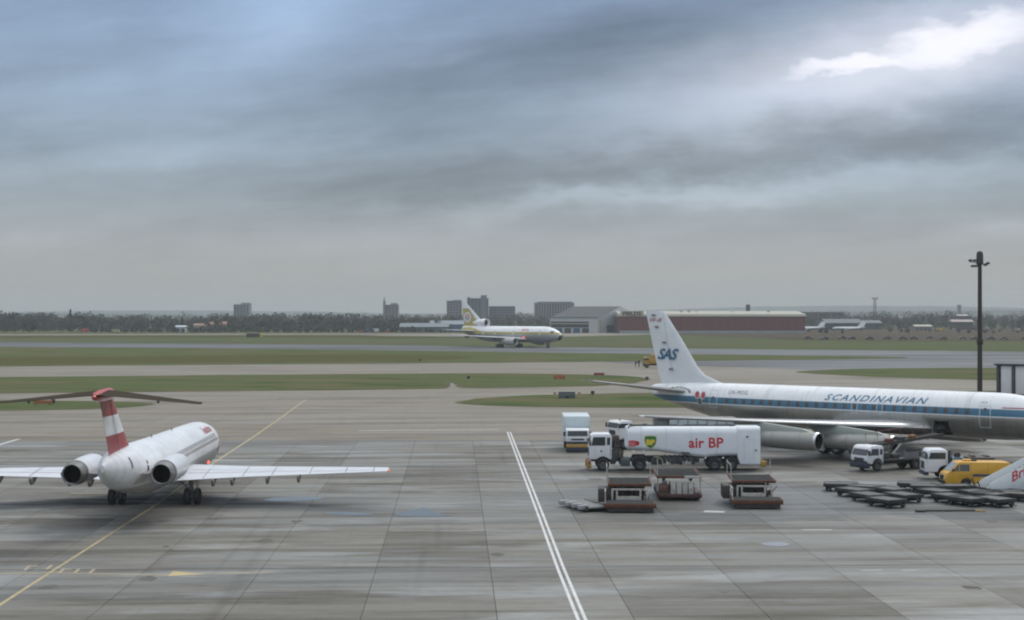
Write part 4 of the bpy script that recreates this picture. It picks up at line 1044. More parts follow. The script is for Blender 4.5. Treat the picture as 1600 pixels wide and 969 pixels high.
    for sd in (-1, 1):
        wing(P, [(40.5, 47.8, 1.0, 5.9, .9), (48.0, 50.6, 10.9, 6.5, .85)], m_wing, root, 'horizontal_stabilizer', sd)
        wg = wing(P, [(13.5, 27.0, 0, 3.0, 1), (15.6, 26.8, 2.8, 3.1, 1), (21.0, 27.4, 10.0, 3.75, .95), (32.0, 34.6, 25.0, 4.75, .85)], m_wing, root, 'wing', sd)
        for y in (4.5, 8, 13, 18):
            te = 26.9 + max(0, y - 8) * .47; zz = 3.2 + (y - 2.8) * .074
            MB().prism([(P.x(te - 2.5), zz - .1), (P.x(te + .8), zz - .1), (P.x(te + .6), zz - .5), (P.x(te - 1.0), zz - .75)], sd * y - .2, sd * y + .2, 0, .05).build('flap_fairing', m_dull, wg)
        c = (0, sd * 8.4, 2.35); X = lambda d: P.x(15.4 + d)
        en = MB().lathe([(X(1.0), 1.1), (X(.15), 1.25), (X(0), 1.33), (X(.2), 1.45), (X(1.5), 1.6), (X(3.5), 1.5), (X(5.2), 1.15), (X(7.0), .7)], 'x', c, 24).build('engine', mat('trijet_nacelle', (.45, .45, .45), .4, .2), root)
        MB().lathe([(X(.95), 1.12), (X(1.3), .01)], 'x', c, 20).build('intake_fan', m_black, en)
        MB().prism([(X(1.2), 3.8), (X(6.5), 3.9), (X(7), 3.0), (X(3), 3.4)], sd * 8.4 - .2, sd * 8.4 + .2, 0, .05).build('pylon', m_wing, root)
        gg = MB().cyl((0, sd * 5.48, .7), (0, sd * 5.2, 3.2), .2, .28, 10).box(-.9, .9, sd * 5.48 - .12, sd * 5.48 + .12, .55, .8).build('main_gear', m_gear, root)
        wmsh = wheel_mesh(.64, .5)
        for a in (-.88, .88):
            for q in (-.5, .5): put('wheel', wmsh, gg, (a, sd * 5.48 + q, .64))
    gg = MB().cyl((P.x(7.0), 0, .5), (P.x(7.0), 0, 2.4), .13, .18, 10).box(P.x(7.8), P.x(5.4), -.65, -.58, 1.1, 2.2).build('nose_gear', m_gear, root)
    wmsh = wheel_mesh(.48, .35)
    for q in (-.3, .3): put('wheel', wmsh, gg, (P.x(7.0), q, .48))
    MB().lathe([(-.26, .02), (-.18, .2), (.18, .2), (.26, .02)], 'z', P.surf(16.2, 3.9, -1, .2), 12).build('beacon', m_redlamp, root)
tri_jet()

# ------------------------------------------------------------------ small parked jets by the far hangars
def small_jet(label, u_tail, u_nose, v, y, scale):
    a, b = at(u_tail, v, y), at(u_nose, v, y)
    d = 1 if b.x > a.x else -1; Lp = abs(b.x - a.x)
    root = thing('parked_jet', label, 'airliner', ((a.x + b.x) / 2, y, 0), 0 if d > 0 else math.pi)
    k = Lp / 30.0
    st = [(0, 2.2 * k, .02, .02), (1.5 * k, 2.3 * k, .9 * k, .9 * k), (5 * k, 2.4 * k, 1.4 * k, 1.4 * k), (20 * k, 2.4 * k, 1.4 * k, 1.4 * k), (26 * k, 2.8 * k, .8 * k, .9 * k), (30 * k, 3.2 * k, .15 * k, .2 * k)]
    P = Plane(st, 15 * k); mw = bands('parked_livery%d' % u_tail, [(0, (.10, .14, .17), .4, 0), (2.3 * k, (.74, .76, .78), .35, 0)])
    P.fuselage(mw, root, 2, 16)
    wing(P, [(22 * k, 28.5 * k, 0, 3 * k, 1), (27 * k, 31 * k, 0, 8.6 * k, .9)], m_white, root, 'fin', 1, True)
    for sd in (-1, 1):
        wing(P, [(11 * k, 17 * k, 0, 1.6 * k, 1), (17 * k, 19 * k, 13 * k, 2.2 * k, .9)], m_wing, root, 'wing', sd)
        wing(P, [(25 * k, 28.5 * k, 0, 3.3 * k, 1), (29 * k, 30.5 * k, 5 * k, 3.5 * k, .9)], m_wing, root, 'horizontal_stabilizer', sd)
        MB().lathe([(P.x(10 * k), .5 * k), (P.x(10.3 * k), .65 * k), (P.x(13 * k), .5 * k)], 'x', (0, sd * 4.5 * k, 1.1 * k), 12).build('engine', m_dull, root)
        MB().cyl((P.x(15 * k), sd * 2 * k, 0), (P.x(15 * k), sd * 2 * k, 1.6 * k), .25 * k).build('main_gear', m_gear, root)
    MB().cyl((P.x(4 * k), 0, 0), (P.x(4 * k), 0, 1.6 * k), .2 * k).build('nose_gear', m_gear, root)
small_jet('small white jet parked with its tail to the right by blue hangar', 1352, 1300, 510, 1150, 1)
small_jet('small white jet parked nose left, its fin left of the blue hangar', 1289, 1240, 512, 1175, 1)
# ================================================================== VEHICLES AND GROUND EQUIPMENT
v_white = mat('vehicle_white', (.74, .75, .77), .35, var=.07, scale=1.2, dirt=.4, dirtcol=(.42, .40, .37))
v_tank = mat('tank_white', (.70, .735, .77), .30, var=.04, scale=.8, dirt=.18, dirtcol=(.5, .5, .48))
v_glass = mat('vehicle_glass', (.05, .062, .066), .08, var=.15, scale=2)
v_dark = mat('chassis_dark', (.035, .040, .043), .6, var=.25, scale=2, dirt=.4, dirtcol=(.09, .08, .07))
v_arch = mat('arch_black', (.012, .012, .013), .8)
v_navy = mat('bumper_navy', (.025, .032, .055), .45, var=.2, scale=2)
v_yel = mat('vehicle_yellow', (.62, .34, .035), .35, var=.06, scale=1.2, dirt=.2, dirtcol=(.35, .2, .05))
v_ochre = mat('bumper_ochre', (.33, .20, .035), .5, var=.2, scale=3, dirt=.4)
v_lamp = mat('lamp_glass', (.55, .56, .55), .15, var=.1)
v_rust = mat('rust_orange', (.11, .042, .021), .85, var=.5, scale=2.2, dirt=.9, dirtcol=(.035, .027, .024))
v_deck = mat('worn_deck', (.060, .062, .060), .75, 0, var=.4, scale=2.2, dirt=.7, dirtcol=(.04, .034, .03), spec=.15)
v_frame = mat('pale_frame', (.44, .43, .40), .6, var=.2, scale=2.5, dirt=.85, dirtcol=(.16, .08, .045))
v_oil = mat('oily_machinery', (.045, .040, .036), .6, var=.4, scale=4, dirt=.5, dirtcol=(.12, .06, .035))
v_steel = mat('worn_steel', (.26, .265, .26), .45, .5, var=.25, scale=3, dirt=.5, dirtcol=(.10, .07, .05))
v_roll = mat('dull_roller', (.062, .064, .062), .7, 0, var=.4, scale=2.5, dirt=.6, dirtcol=(.04, .03, .025), spec=.2)
v_redmark = mat('red_mark', (.52, .022, .035), .4, var=.08)

def arch_poly(xf, xb, z0, arches):
    """bottom edge from front to back with wheel arches cut out"""
    pts = []
    for xa, ra, zc in arches:
        n = 9; dz = max(0, z0 - zc); t0 = math.asin(min(1, dz / ra))
        for i in range(n + 1):
            t = t0 + (math.pi - 2 * t0) * i / n; pts.append((xa + ra * math.cos(t), zc + ra * math.sin(t)))
    return [(xf, z0)] + pts + [(xb, z0)]
def make_cab(root, xf, xb, hw, z0, zb, h, paint, xa=None, ra=.62, rake=.16, bumper=None, bz=(.45, .95), lamps=True, quarter=True):
    arches = [(xa, ra, .52)] if xa is not None else []
    bot = arch_poly(xf - .03, xb, z0, arches)
    poly = [(xf, zb), ] + [(xf - .03, z0)] + bot[1:] + [(xb, h - .14), (xb + .14, h), (xf - rake - .22, h), (xf - rake, h - .14)]
    body = MB().prism(poly, -hw, hw, 0, .045).build('cab', paint, root)
    n = Vector((1, 0, rake / (h - .14 - zb))).normalized() * .014
    a = Vector((xf - .01, 0, zb + .10)); b = Vector((xf - rake + .0, 0, h - .20))
    mb = MB(); w = hw - .12
    q = [a + n + Vector((0, -w, 0)), a + n + Vector((0, w, 0)), b + n + Vector((0, w * .97, 0)), b + n + Vector((0, -w * .97, 0))]
    mb.add(q + [k - n * 3 for k in q], [(0, 1, 2, 3), (0, 4, 5, 1), (1, 5, 6, 2), (2, 6, 7, 3), (3, 7, 4, 0)]); mb.build('windscreen', v_glass, body)
    for sd in (-1, 1):
        y = sd * hw
        x1 = xf - rake - .10; x0 = xb + (.52 if quarter else .16)
        MB().prism([(x1 + .08, zb + .10), (x1 - .06, h - .24), (x0, h - .24), (x0, zb + .10)], y - sd * .02, y + sd * .012).build('side_window', v_glass, body)
        if quarter: MB().box(xb + .12, xb + .40, min(y - sd * .02, y + sd * .012), max(y - sd * .02, y + sd * .012), zb + .14, h - .28).build('quarter_window', v_glass, body)
        MB().box(xf - .12, xf + .02, min(y + sd * .06, y + sd * .26), max(y + sd * .06, y + sd * .26), zb + .12, zb + .52, 0, .02).cyl((xf - .1, y, zb + .45), (xf - .06, y + sd * .12, zb + .42), .015, n=5).build('mirror', v_dark, body)
        MB().box(xb + .10, xb + .13, min(y, y + sd * .006), max(y, y + sd * .006), z0 + .25, zb + .06).build('door_seam', v_dark, body)
        if lamps: MB().cyl((xf - .06, sd * (hw - .28), z0 + .32), (xf + .03, sd * (hw - .28), z0 + .32), .10, n=12).build('headlamp', v_lamp, body)
    if bumper: MB().box(xf - .25, xf + .09, -hw - .02, hw + .02, bz[0], bz[1], 0, .04).build('bumper', bumper, body)
    MB().box(xf - .02, xf + .018, -hw * .55, hw * .55, z0 + .20, zb - .12).build('grille', v_dark, body)
    return body
m_rim = mat('vehicle_rim', (.085, .088, .09), .5, .3, var=.25, scale=4, dirt=.4)
def axle(root, x, hw, r=.5, w=.28, dual=False):
    wm_ = wheel_mesh(r, w); wm_.materials[1] = m_rim
    for sd in (-1, 1):
        put('wheel', wm_, root, (x, sd * (hw - w / 2), r))
        if dual: put('wheel', wm_, root, (x, sd * (hw - w * 1.6), r))
    MB().cyl((x, -hw + .2, r), (x, hw - .2, r), .08, n=8).build('axle', v_dark, root)
def rr_ring(x, hw, z0, z1, r, n=6):
    out = []
    for cx, cz, t0 in ((hw - r, z1 - r, 0), (-hw + r, z1 - r, 90), (-hw + r * .6, z0 + r * .6, 180), (hw - r * .6, z0 + r * .6, 270)):
        k = r if t0 < 180 else r * .6
        for i in range(n + 1):
            t = R(t0 + 90 * i / n); out.append((x, cx + k * math.cos(t), cz + k * math.sin(t)))
    return out

# ------------------------------------------------------------------ refuelling tanker
def tanker():
    p = G(942, 736)
    root = thing('fuel_tanker', 'white articulated fuel tanker with red lettering and green shield on its side', 'tanker', (p.x, p.y + 1.25, 0), R(180.5))
    cab = make_cab(root, 1.12, -.72, 1.2, .95, 1.98, 3.02, v_white, 0.0, .66, .16, None)
    MB().box(1.0, 1.24, -1.22, 1.22, .52, .92, 0, .05).build('bumper', mat('bumper_red_grey', (.30, .16, .15), .5, var=.2), cab)
    for sd in (-1, 1): MB().box(.95, 1.34, sd * 1.0 - .22, sd * 1.0 + .22, .22, .78, 0, .04).build('marker_plate', v_ochre, cab)
    MB().cyl((.15, 1.205, 1.62), (.15, 1.215, 1.62), .09, n=10).build('door_badge', mat('badge_green', (.02, .20, .06), .4), cab)
    for sd in (-1, 1):
        MB().prism([(-.60, .55), (-.66, 1.5), (-1.25, 1.75), (-1.35, 1.2), (-1.0, .55)], sd * 1.0 - .18, sd * 1.0 + .18, 0, .04).build('step_panel', v_dark, root)
        MB().box(-2.25, -1.45, sd * .9 - .28, sd * .9 + .28, .38, 1.0, 0, .06).build('fuel_tank', mat('tank_teal', (.06, .085, .09), .4, var=.2, dirt=.3), root)
        MB().prism([(-2.35, .62), (-2.45, .95), (-2.75, 1.16), (-3.35, 1.16), (-3.7, .92), (-3.78, .70), (-3.70, .70), (-3.6, .88), (-3.3, 1.08), (-2.8, 1.08), (-2.52, .9), (-2.42, .62)], sd * 1.0 - .24, sd * 1.0 + .24).build('mudguard', v_dark, root)
    MB().box(-4.2, .9, -.45, .45, .72, .98, 0, .03).box(-4.25, -3.95, -1.1, 1.1, .5, 1.0, 0, .03).build('chassis', v_dark, root)
    MB().cyl((-3.0, 0, .98), (-3.0, 0, 1.25), .55, n=18).build('fifth_wheel', v_dark, root)
    MB().cyl((-1.02, .75, 1.0), (-1.02, .75, 2.35), .11, n=12).box(-1.35, -.80, .45, 1.05, 2.4, 2.92, 0, .05).cyl((-1.3, .2, 1.0), (-1.3, .2, 2.0), .16, n=12).cyl((-1.55, .8, 1.0), (-1.6, .7, 1.7), .14, n=10).build('exhaust_stack', mat('stack_brown', (.085, .062, .052), .6, var=.3, scale=4), root)
    axle(root, 0, 1.2, .53, .30); axle(root, -3.05, 1.2, .53, .28, True)
    # tank shell
    secs = [(-2.02, 1.02, 2.1, 3.25, .5), (-1.95, 1.12, 1.92, 3.45, .5), (-2.02, 1.20, 1.78, 3.58, .5), (-2.3, 1.24, 1.74, 3.62, .6), (-4.5, 1.24, 1.60, 3.62, .6), (-6.5, 1.24, 1.30, 3.62, .6), (-8.3, 1.24, 1.06, 3.62, .6), (-8.8, 1.24, 1.12, 3.62, .6), (-9.6, 1.24, 1.20, 3.62, .6), (-11.05, 1.24, 1.22, 3.62, .6)]
    tank = MB().loft([rr_ring(*q) for q in secs]).build('tank', v_tank, root, 30)
    rear = arch_poly(-11.06, -12.9, .42, [])
    MB().loft([rr_ring(x, 1.245, z0, 3.615, .35) for x, z0 in ((-11.06, 1.10), (-11.16, .75), (-11.3, .45), (-12.85, .42), (-12.93, .50))]).build('pump_cabinet', v_tank, root, 30)
    for x, z0, z1 in ((-11.6, .7, 2.6), (-12.4, .7, 2.6)): MB().box(x - .01, x + .01, 1.244, 1.252, z0, z1).build('cabinet_seam', mat('seam_grey', (.45, .47, .48), .5), root)
    MB().box(-12.4, -11.6, 1.244, 1.252, 2.60, 2.62).build('cabinet_seam', mat('seam_grey', (.45, .47, .48), .5), root)
    MB().box(-12.62, -12.50, 1.245, 1.285, 1.62, 1.76, 0, .01).build('door_handle', v_arch, root)
    MB().box(-11.95, -11.75, 1.245, 1.262, 2.72, 2.86).build('plate', v_dark, root)
    top = MB()
    for x in (-2.6, -10.6): top.box(x - .02, x + .02, -.75, .75, 3.60, 3.72)
    top.box(-11, -2.4, -.40, -.36, 3.61, 3.70).box(-11, -2.4, .36, .40, 3.61, 3.70); top.build('walkway_rail', v_dark, tank)
    for x in (-4, -6.5, -9): MB().cyl((x, 0, 3.58), (x, 0, 3.74), .28, n=14).build('manhole', v_steel, tank)
    MB().tube([(-2.05, .9, 2.2), (-2.0, 1.0, 3.0), (-2.12, .95, 3.62), (-2.6, .95, 3.74), (-3.3, .95, 3.74)], .06).build('hose_guard', v_dark, tank)
    for x in (-3.15, -5.2, -7.25, -9.3):
        t_ = min(1, max(0, (-x - 2.3) / 6.0)); z0 = 1.74 - .68 * t_ + (.12 if x < -8.8 else 0)
        MB().loft([rr_ring(x - .02, 1.2435, z0 - .004, 3.6235, .6), rr_ring(x + .02, 1.2435, z0 - .004, 3.6235, .6)], False).build('weld_band', mat('weld_grey', (.56, .59, .61), .45, dirt=.3), tank)
    MB().tube([(-12.98, .55, .8), (-12.98, .55, 3.5)], .02, 6).tube([(-12.98, .95, .8), (-12.98, .95, 3.5)], .02, 6).build('ladder', v_steel, root)
    # underside gear
    ug = MB()
    rr = random.Random(4)
    ug.box(-11.2, -3.0, -.5, .5, .95, 1.15, 0, .03)
    for k in range(11):
        x = -4.4 - k * .34; ug.box(x - .14, x + .14, .35 + rr.uniform(0, .3), 1.02, .45 + rr.uniform(0, .35), 1.15, 0, .03)
    for k in range(5): ug.cyl((-5.1 - k * .4, .95, .62), (-5.1 - k * .4, .95, 1.3), .07, n=8)
    ug.build('pump_gear', v_dark, root)
    MB().tube([(-4.15, 1.05, 1.1), (-4.5, 1.1, 1.15), (-4.85, 1.12, .95), (-4.95, 1.12, .55), (-4.9, 1.1, .12), (-4.6, 1.12, .06)], .045, 8).build('hose', mat('hose_tan', (.34, .29, .21), .6, var=.2), root)
    for x in (-3.35, -2.5): MB().box(x - .08, x + .08, 1.0, 1.12, 1.45, 1.68, 0, .02).build('valve_cap', v_white, root)
    for x in (-8.4, -9.85): MB().box(x - .10, x + .06, 1.21, 1.25, 1.02, 1.14).build('side_lamp', v_white, root)
    for x in (-9.2, -10.55):
        axle(root, x, 1.24, .53, .30, True)
        for sd in (-1, 1):
            n = 9; arc = [(x + .64 * math.cos(math.pi * i / n), .53 + .62 * math.sin(math.pi * i / n)) for i in range(n + 1)]; arc += [(x + .58 * math.cos(math.pi * i / n), .53 + .56 * math.sin(math.pi * i / n)) for i in range(n, -1, -1)]
            MB().prism(arc, sd * 1.08 - .16, sd * 1.08 + .16).build('mudguard', v_dark, root)
    for sd in (-1, 1): MB().box(-13.45, -12.94, sd * .95 - .25, sd * .95 + .25, .30, .80, 0, .04).build('marker_plate', v_ochre, root)
    # lettering on the side
    S_ = lambda x0, z0: (lambda x, z: (x0 - x, 1.252, z0 + z))
    make_text('lettering', 'air BP', v_redmark, tank, S_(-7.04, 1.92), fit=2.85, size=1.16, bold=.03, spacing=1.04)
    make_text('lettering', '73036', v_dark, tank, S_(-6.4, 1.36), fit=.75, size=.28, bold=.01)
    sh = [(-.46, .46), (-.2, .50), (0, .50), (.2, .50), (.46, .46), (.47, .15), (.40, -.15), (.24, -.36), (0, -.52), (-.24, -.36), (-.40, -.15), (-.47, .15)]
    e = MB().add([(-3.9 - x * 1.08, 1.247, 2.36 + z * 1.08) for x, z in sh], [tuple(range(12))]).build('emblem', mat('emblem_gold', (.55, .42, .05), .4), tank, 0)
    e2 = MB().add([(-3.9 - x * .97, 1.252, 2.36 + z * .97) for x, z in sh], [tuple(range(12))]).build('emblem', mat('emblem_shield_green', (.012, .17, .055), .4), tank, 0)
    make_text('emblem_letters', 'BP', mat('emblem_yellow', (.75, .55, .04), .4), tank, lambda x, z: (-3.56 - x, 1.258, 2.16 + z), fit=.70, size=.58, bold=.03)
    MB().add([(x, 1.250, z) for x, z in ((-2.12, 2.02), (-2.66, 2.02), (-2.66, 2.50), (-2.12, 2.50))], [(0, 1, 2, 3)]).build('hazard_mark', v_redmark, tank, 0)
    n = 14; MB().add([(-2.80 + .2 * math.cos(t), 1.252, 2.27 + .2 * math.sin(t)) for t in (2 * math.pi * i / n for i in range(n))], [tuple(range(n))]).build('hazard_mark', v_redmark, tank, 0)
    for k in range(2): MB().box(-2.60, -2.18, 1.2505, 1.253, 2.14 + k * .16, 2.17 + k * .16).build('hazard_line', v_white, tank, 0)
    n = 10; MB().add([(-2.80 + .07 * math.cos(t), 1.256, 2.30 + .07 * math.sin(t)) for t in (2 * math.pi * i / n for i in range(n))], [tuple(range(n))]).build('hazard_mark', v_navy, tank, 0)
tanker()

# ------------------------------------------------------------------ box lorry facing the camera
def box_lorry():
    p = G(902.5, 707.5)
    root = thing('box_lorry', 'pale box lorry with yellow front panel facing the camera left of the tanker', 'lorry', (p.x, p.y, 0), R(-90))
    cab = make_cab(root, -.1, -1.7, 1.06, .95, 1.42, 2.20, v_white, -.75, .6, .12, None, quarter=False)
    MB().box(-.12, -.02, -1.05, 1.05, .82, 1.02, 0, .02).build('front_band', v_navy, cab)
    MB().box(-.3, .02, -1.07, 1.07, .48, .80, 0, .03).build('front_panel', mat('front_ochre', (.40, .24, .06), .5, var=.2, dirt=.3), cab)
    MB().box(-.4, .04, -1.09, 1.09, .14, .46, 0, .04).build('bumper', v_navy, cab)
    MB().box(-7.2, -.9, -.4, .4, .5, .9).build('chassis', v_dark, root)
    MB().box(-7.4, -1.75, -1.24, 1.24, .92, 3.28, 0, .06).build('box_body', mat('box_pale_blue', (.55, .62, .65), .4, var=.05, dirt=.25, dirtcol=(.4, .42, .42)), root)
    MB().box(-1.752, -1.70, -1.20, 1.20, 2.3, 3.20, 0, .01).build('bulkhead', mat('box_pale_blue2', (.57, .645, .67), .4, var=.05), root)
    axle(root, -.75, 1.02, .48, .26); axle(root, -5.6, 1.1, .48, .26, True)
box_lorry()

# ------------------------------------------------------------------ vehicles mostly hidden behind the tanker
def hidden_truck():
    p = G(962, 703)
    root = thing('dispenser_truck', 'white truck cab peeping over the tanker front', 'truck', (p.x + .4, p.y + 1.1, 0), R(205))
    make_cab(root, .75, -.85, 1.1, 1.0, 1.95, 2.72, v_white, 0, .6, .14, v_navy)
    MB().box(-6.3, .5, -.42, .42, .6, .9).build('chassis', v_dark, root)
    MB().box(-6.2, -1.0, -1.15, 1.15, .9, 1.5, 0, .04).build('flat_body', v_steel, root)
    MB().box(-1.6, -.95, -.9, .9, 1.5, 2.1, 0, .05).cyl((-3.2, -.8, 1.9), (-3.2, .8, 1.9), .4, n=18).build('hose_reel', v_dark, root)
    MB().cyl((.1, .3, 2.72), (.1, .3, 2.9), .09, n=10).build('roof_lamp', v_ochre, root)
    axle(root, 0, 1.08, .5, .26); axle(root, -4.6, 1.08, .5, .26, True)
hidden_truck()
def container_van():
    p = G(1098, 702)
    root = thing('panelled_trailer', 'grey trailer with row of pale panels behind the tanker roof', 'trailer', (p.x, p.y + 1.4, 0), R(180))
    MB().box(-3.1, 3.1, -1.15, 1.15, .7, 2.85, 0, .03).build('body', mat('trailer_grey', (.24, .26, .255), .5, var=.12, dirt=.3), root)
    pm = MB().box(-.38, .38, 1.15, 1.18, 2.18, 2.78, 0, .012).mesh('panel', mat('trailer_panel', (.46, .52, .53), .25, var=.08), 30)
    for k in range(7): obj('panel', pm, root, (-2.75 + k * .92, 0, 0))
    MB().box(-3.25, 4.6, -1.25, 1.25, 2.88, 2.96, 0, .02).build('roof', mat('trailer_roof', (.20, .20, .185), .6, var=.15), root)
    MB().box(3.9, 4.3, -.3, .3, 2.4, 2.98, 0, .05).build('roof_lamp', v_white, root)
    MB().box(3.12, 4.6, -.7, .7, .7, 2.87, 0, .03).build('drawbar_box', v_steel, root)
    axle(root, -1.9, 1.1, .45, .25); axle(root, 2.0, 1.1, .45, .25)
container_van()

# ------------------------------------------------------------------ belt loader truck at the open hold
def belt_loader():
    p = G(1349, 737)
    root = thing('belt_loader', 'white cabbed belt loader truck with conveyor raised to the open hold', 'loader truck', (p.x + .6, p.y + 1.0, 0), R(208))
    cab = make_cab(root, .95, -.75, 1.05, .62, 1.22, 2.10, v_white, -.15, .56, .30, v_navy, (.28, .72))
    MB().box(.80, .98, -1.0, 1.0, .73, .86).build('trim_band', v_navy, cab)
    MB().box(-5.9, .6, -.42, .42, .5, .78).build('chassis', v_dark, root)
    MB().box(-5.8, -.85, -1.02, 1.02, .80, .96, 0, .03).build('flatbed', mat('flatbed_grey', (.06, .062, .066), .5, var=.2, dirt=.3), root)
    MB().box(-1.5, -.85, -.95, .95, .96, 1.5, 0, .05).box(-2.6, -1.9, .3, .9, .96, 1.35, 0, .04).build('power_pack', v_oil, root)
    MB().box(-4.9, -3.0, -.95, -.90, .96, 1.45).box(-4.9, -3.0, .90, .95, .96, 1.45).build('side_board', mat('side_board', (.15, .155, .16), .5, var=.15), root)
    # conveyor: from over the cab to the hold sill
    a, b = Vector((-.2, -.35, 1.95)), Vector((-8.8, -1.25, 2.55))
    d = (b - a); L_ = d.length; ang = math.atan2(d.y, d.x)
    bm_ = MB().box(0, L_, -.42, .42, 0, .10).build('belt', mat('belt_rubber', (.02, .02, .022), .8, var=.3), root)
    rail = MB()
    for y in (-.50, .44): rail.box(-.1, L_ + .1, y, y + .06, -.10, .16)
    for k in range(9): rail.box(L_ * k / 9, L_ * k / 9 + .12, -.44, .44, -.14, -.06)
    rr_ = rail.build('conveyor_frame', v_oil, root)
    up = MB()
    for k in range(6): up.cyl((.4 + k * 1.4, .5, .26), (.4 + k * 1.4, .5, 1.0), .025, n=6)
    up.cyl((.4, .5, 1.0), (7.4, .5, 1.0), .025, n=6); hr = up.build('handrail', mat('rail_red', (.22, .09, .06), .6, var=.3), root)
    for o in (bm_, rr_, hr):
        o.location = a; o.rotation_euler = (0, -math.asin(d.z / L_), ang)
    MB().cyl((-2.0, -.5, .96), (-3.4, -.7, 2.05), .08, n=10).cyl((-2.0, .3, .96), (-3.4, .1, 2.05), .08, n=10).build('lift_ram', v_steel, root)
    axle(root, -.15, 1.02, .44, .24); axle(root, -4.3, 1.02, .44, .24, True)
    # suitcases riding on the belt are things of their own
    for k, (t, c, nm) in enumerate(((.30, (.16, .05, .03), 'dark red suitcase lying low on the conveyor belt'), (.46, (.05, .055, .08), 'navy suitcase halfway up the conveyor belt'), (.62, (.28, .11, .04), 'tan suitcase high on the conveyor belt near the hold'))):
        q = root.matrix_basis @ (a + d * t + Vector((0, 0, .11)))
        s = thing('suitcase', nm, 'suitcase', q, root.rotation_euler.z + ang + k * .2, 'suitcases on the conveyor')
        MB().box(-.36, .36, -.22, .22, 0, .26, 0, .04).build('shell', mat('case%d' % k, c, .5, var=.15), s)
        MB().tube([(-.08, -.22, .10), (-.08, -.27, .13), (.08, -.27, .13), (.08, -.22, .10)], .015).build('handle', v_arch, s)
root_matrix_fix = bpy.context.view_layer.update
belt_loader()

def flat_truck():
    p = G(1462, 750)
    root = thing('flatbed_truck', 'white cab flatbed truck behind the yellow van', 'truck', (p.x + .25, p.y + 1.05, 0), R(178))
    make_cab(root, 1.0, -.72, 1.05, .62, 1.52, 2.36, v_white, -.55, .62, .22, v_navy, (.35, .62), quarter=False)
    MB().box(-4.6, .4, -.42, .42, .5, .8).build('chassis', v_dark, root)
    MB().box(-4.7, -1.0, -1.05, 1.05, .82, .98, 0, .03).build('flatbed', v_steel, root)
    MB().box(-1.0, -.80, -.95, .95, .98, 2.3, 0, .03).build('headboard', v_dark, root)
    MB().box(-2.1, -1.1, -.8, .8, .98, 1.75, 0, .08).build('cargo_box', mat('blue_box', (.08, .15, .20), .5, var=.2), root)
    MB().box(-4.4, -2.3, -.8, .8, .98, 1.75, 0, .1).cyl((-1.6, -.6, 1.9), (-1.6, .6, 1.9), .22, n=12).cyl((-2.8, -.5, 1.6), (-2.8, .5, 1.6), .28, n=14).cyl((-3.9, -.5, 1.6), (-3.9, .5, 1.6), .28, n=14).build('load', v_oil, root)
    MB().cyl((-1.15, 1.0, .98), (-1.15, 1.0, 2.1), .03, n=6).build('rear_post', v_white, root)
    axle(root, -.55, 1.02, .48, .26); axle(root, -3.7, 1.02, .48, .26, True)
flat_truck()

def yellow_van():
    p = G(1528, 763)
    root = thing('van', 'yellow panel van with blue side stripe in front of the flatbed truck', 'van', (p.x, p.y + .9, 0), R(180))
    xf = 2.4
    bot = arch_poly(xf, -2.5, .32, [(.85, .42, .33), (-1.6, .42, .33)])
    poly = [(xf + .03, .80), (xf, .32)] + bot[1:] + [(-2.55, 1.2), (-2.45, 1.82), (-2.3, 1.92), (1.2, 1.95), (1.42, 1.90), (2.10, 1.20), (2.3, 1.10)]
    body = MB().prism(poly, -.88, .88, 0, .07).build('body', v_yel, root)
    n = Vector((.70, 0, .68)).normalized()
    a, b = Vector((2.04, 0, 1.27)), Vector((1.50, 0, 1.83))
    q = [a + Vector((0, -.78, 0)), a + Vector((0, .78, 0)), b + Vector((0, .70, 0)), b + Vector((0, -.70, 0))]; q = [k + n * .02 for k in q]
    MB().add(q + [k - n * .05 for k in q], [(0, 1, 2, 3), (0, 4, 5, 1), (1, 5, 6, 2), (2, 6, 7, 3), (3, 7, 4, 0)]).build('windscreen', mat('pale_glass', (.24, .27, .28), .08, var=.1), body)
    for sd in (-1, 1):
        y = sd * .88
        MB().prism([(1.90, 1.26), (1.45, 1.76), (.62, 1.76), (.62, 1.26)], y - sd * .02, y + sd * .012).build('side_window', mat('van_glass', (.10, .12, .125), .1, var=.15), body)
        MB().box(1.34, 1.40, min(y, y + sd * .016), max(y, y + sd * .016), 1.26, 1.76).build('window_pillar', v_yel, body)
        MB().box(-1.9, .38, min(y, y + sd * .008), max(y, y + sd * .008), .86, 1.04).build('stripe', mat('van_blue', (.03, .055, .12), .4), body)
        for x in (.5, -.75): MB().box(x - .008, x + .008, min(y, y + sd * .005), max(y, y + sd * .005), .45, 1.85).build('door_seam', mat('seam_ochre', (.25, .13, .02), .5), body)
        MB().cyl((xf - .05, sd * .62, .72), (xf + .045, sd * .62, .72), .12, n=12).build('headlamp', v_lamp, body)
        MB().box(1.82, 1.92, min(y + sd * .03, y + sd * .2), max(y + sd * .03, y + sd * .2), 1.25, 1.45, 0, .02).build('mirror', v_arch, body)
    MB().box(xf + .0, xf + .05, -.5, .5, .60, .92).build('grille', v_arch, body)
    MB().box(xf - .1, xf + .14, -.86, .86, .30, .52, 0, .04).build('bumper', v_arch, body)
    MB().box(.3, .9, -.3, .3, 1.95, 2.08, 0, .05).build('roof_hatch', v_yel, body)
    MB().box(-.1, .28, -.28, .28, 1.95, 2.04, 0, .04).build('roof_vent', v_arch, body)
    axle(root, .85, .86, .33, .2); axle(root, -1.6, .86, .33, .2)
yellow_van()

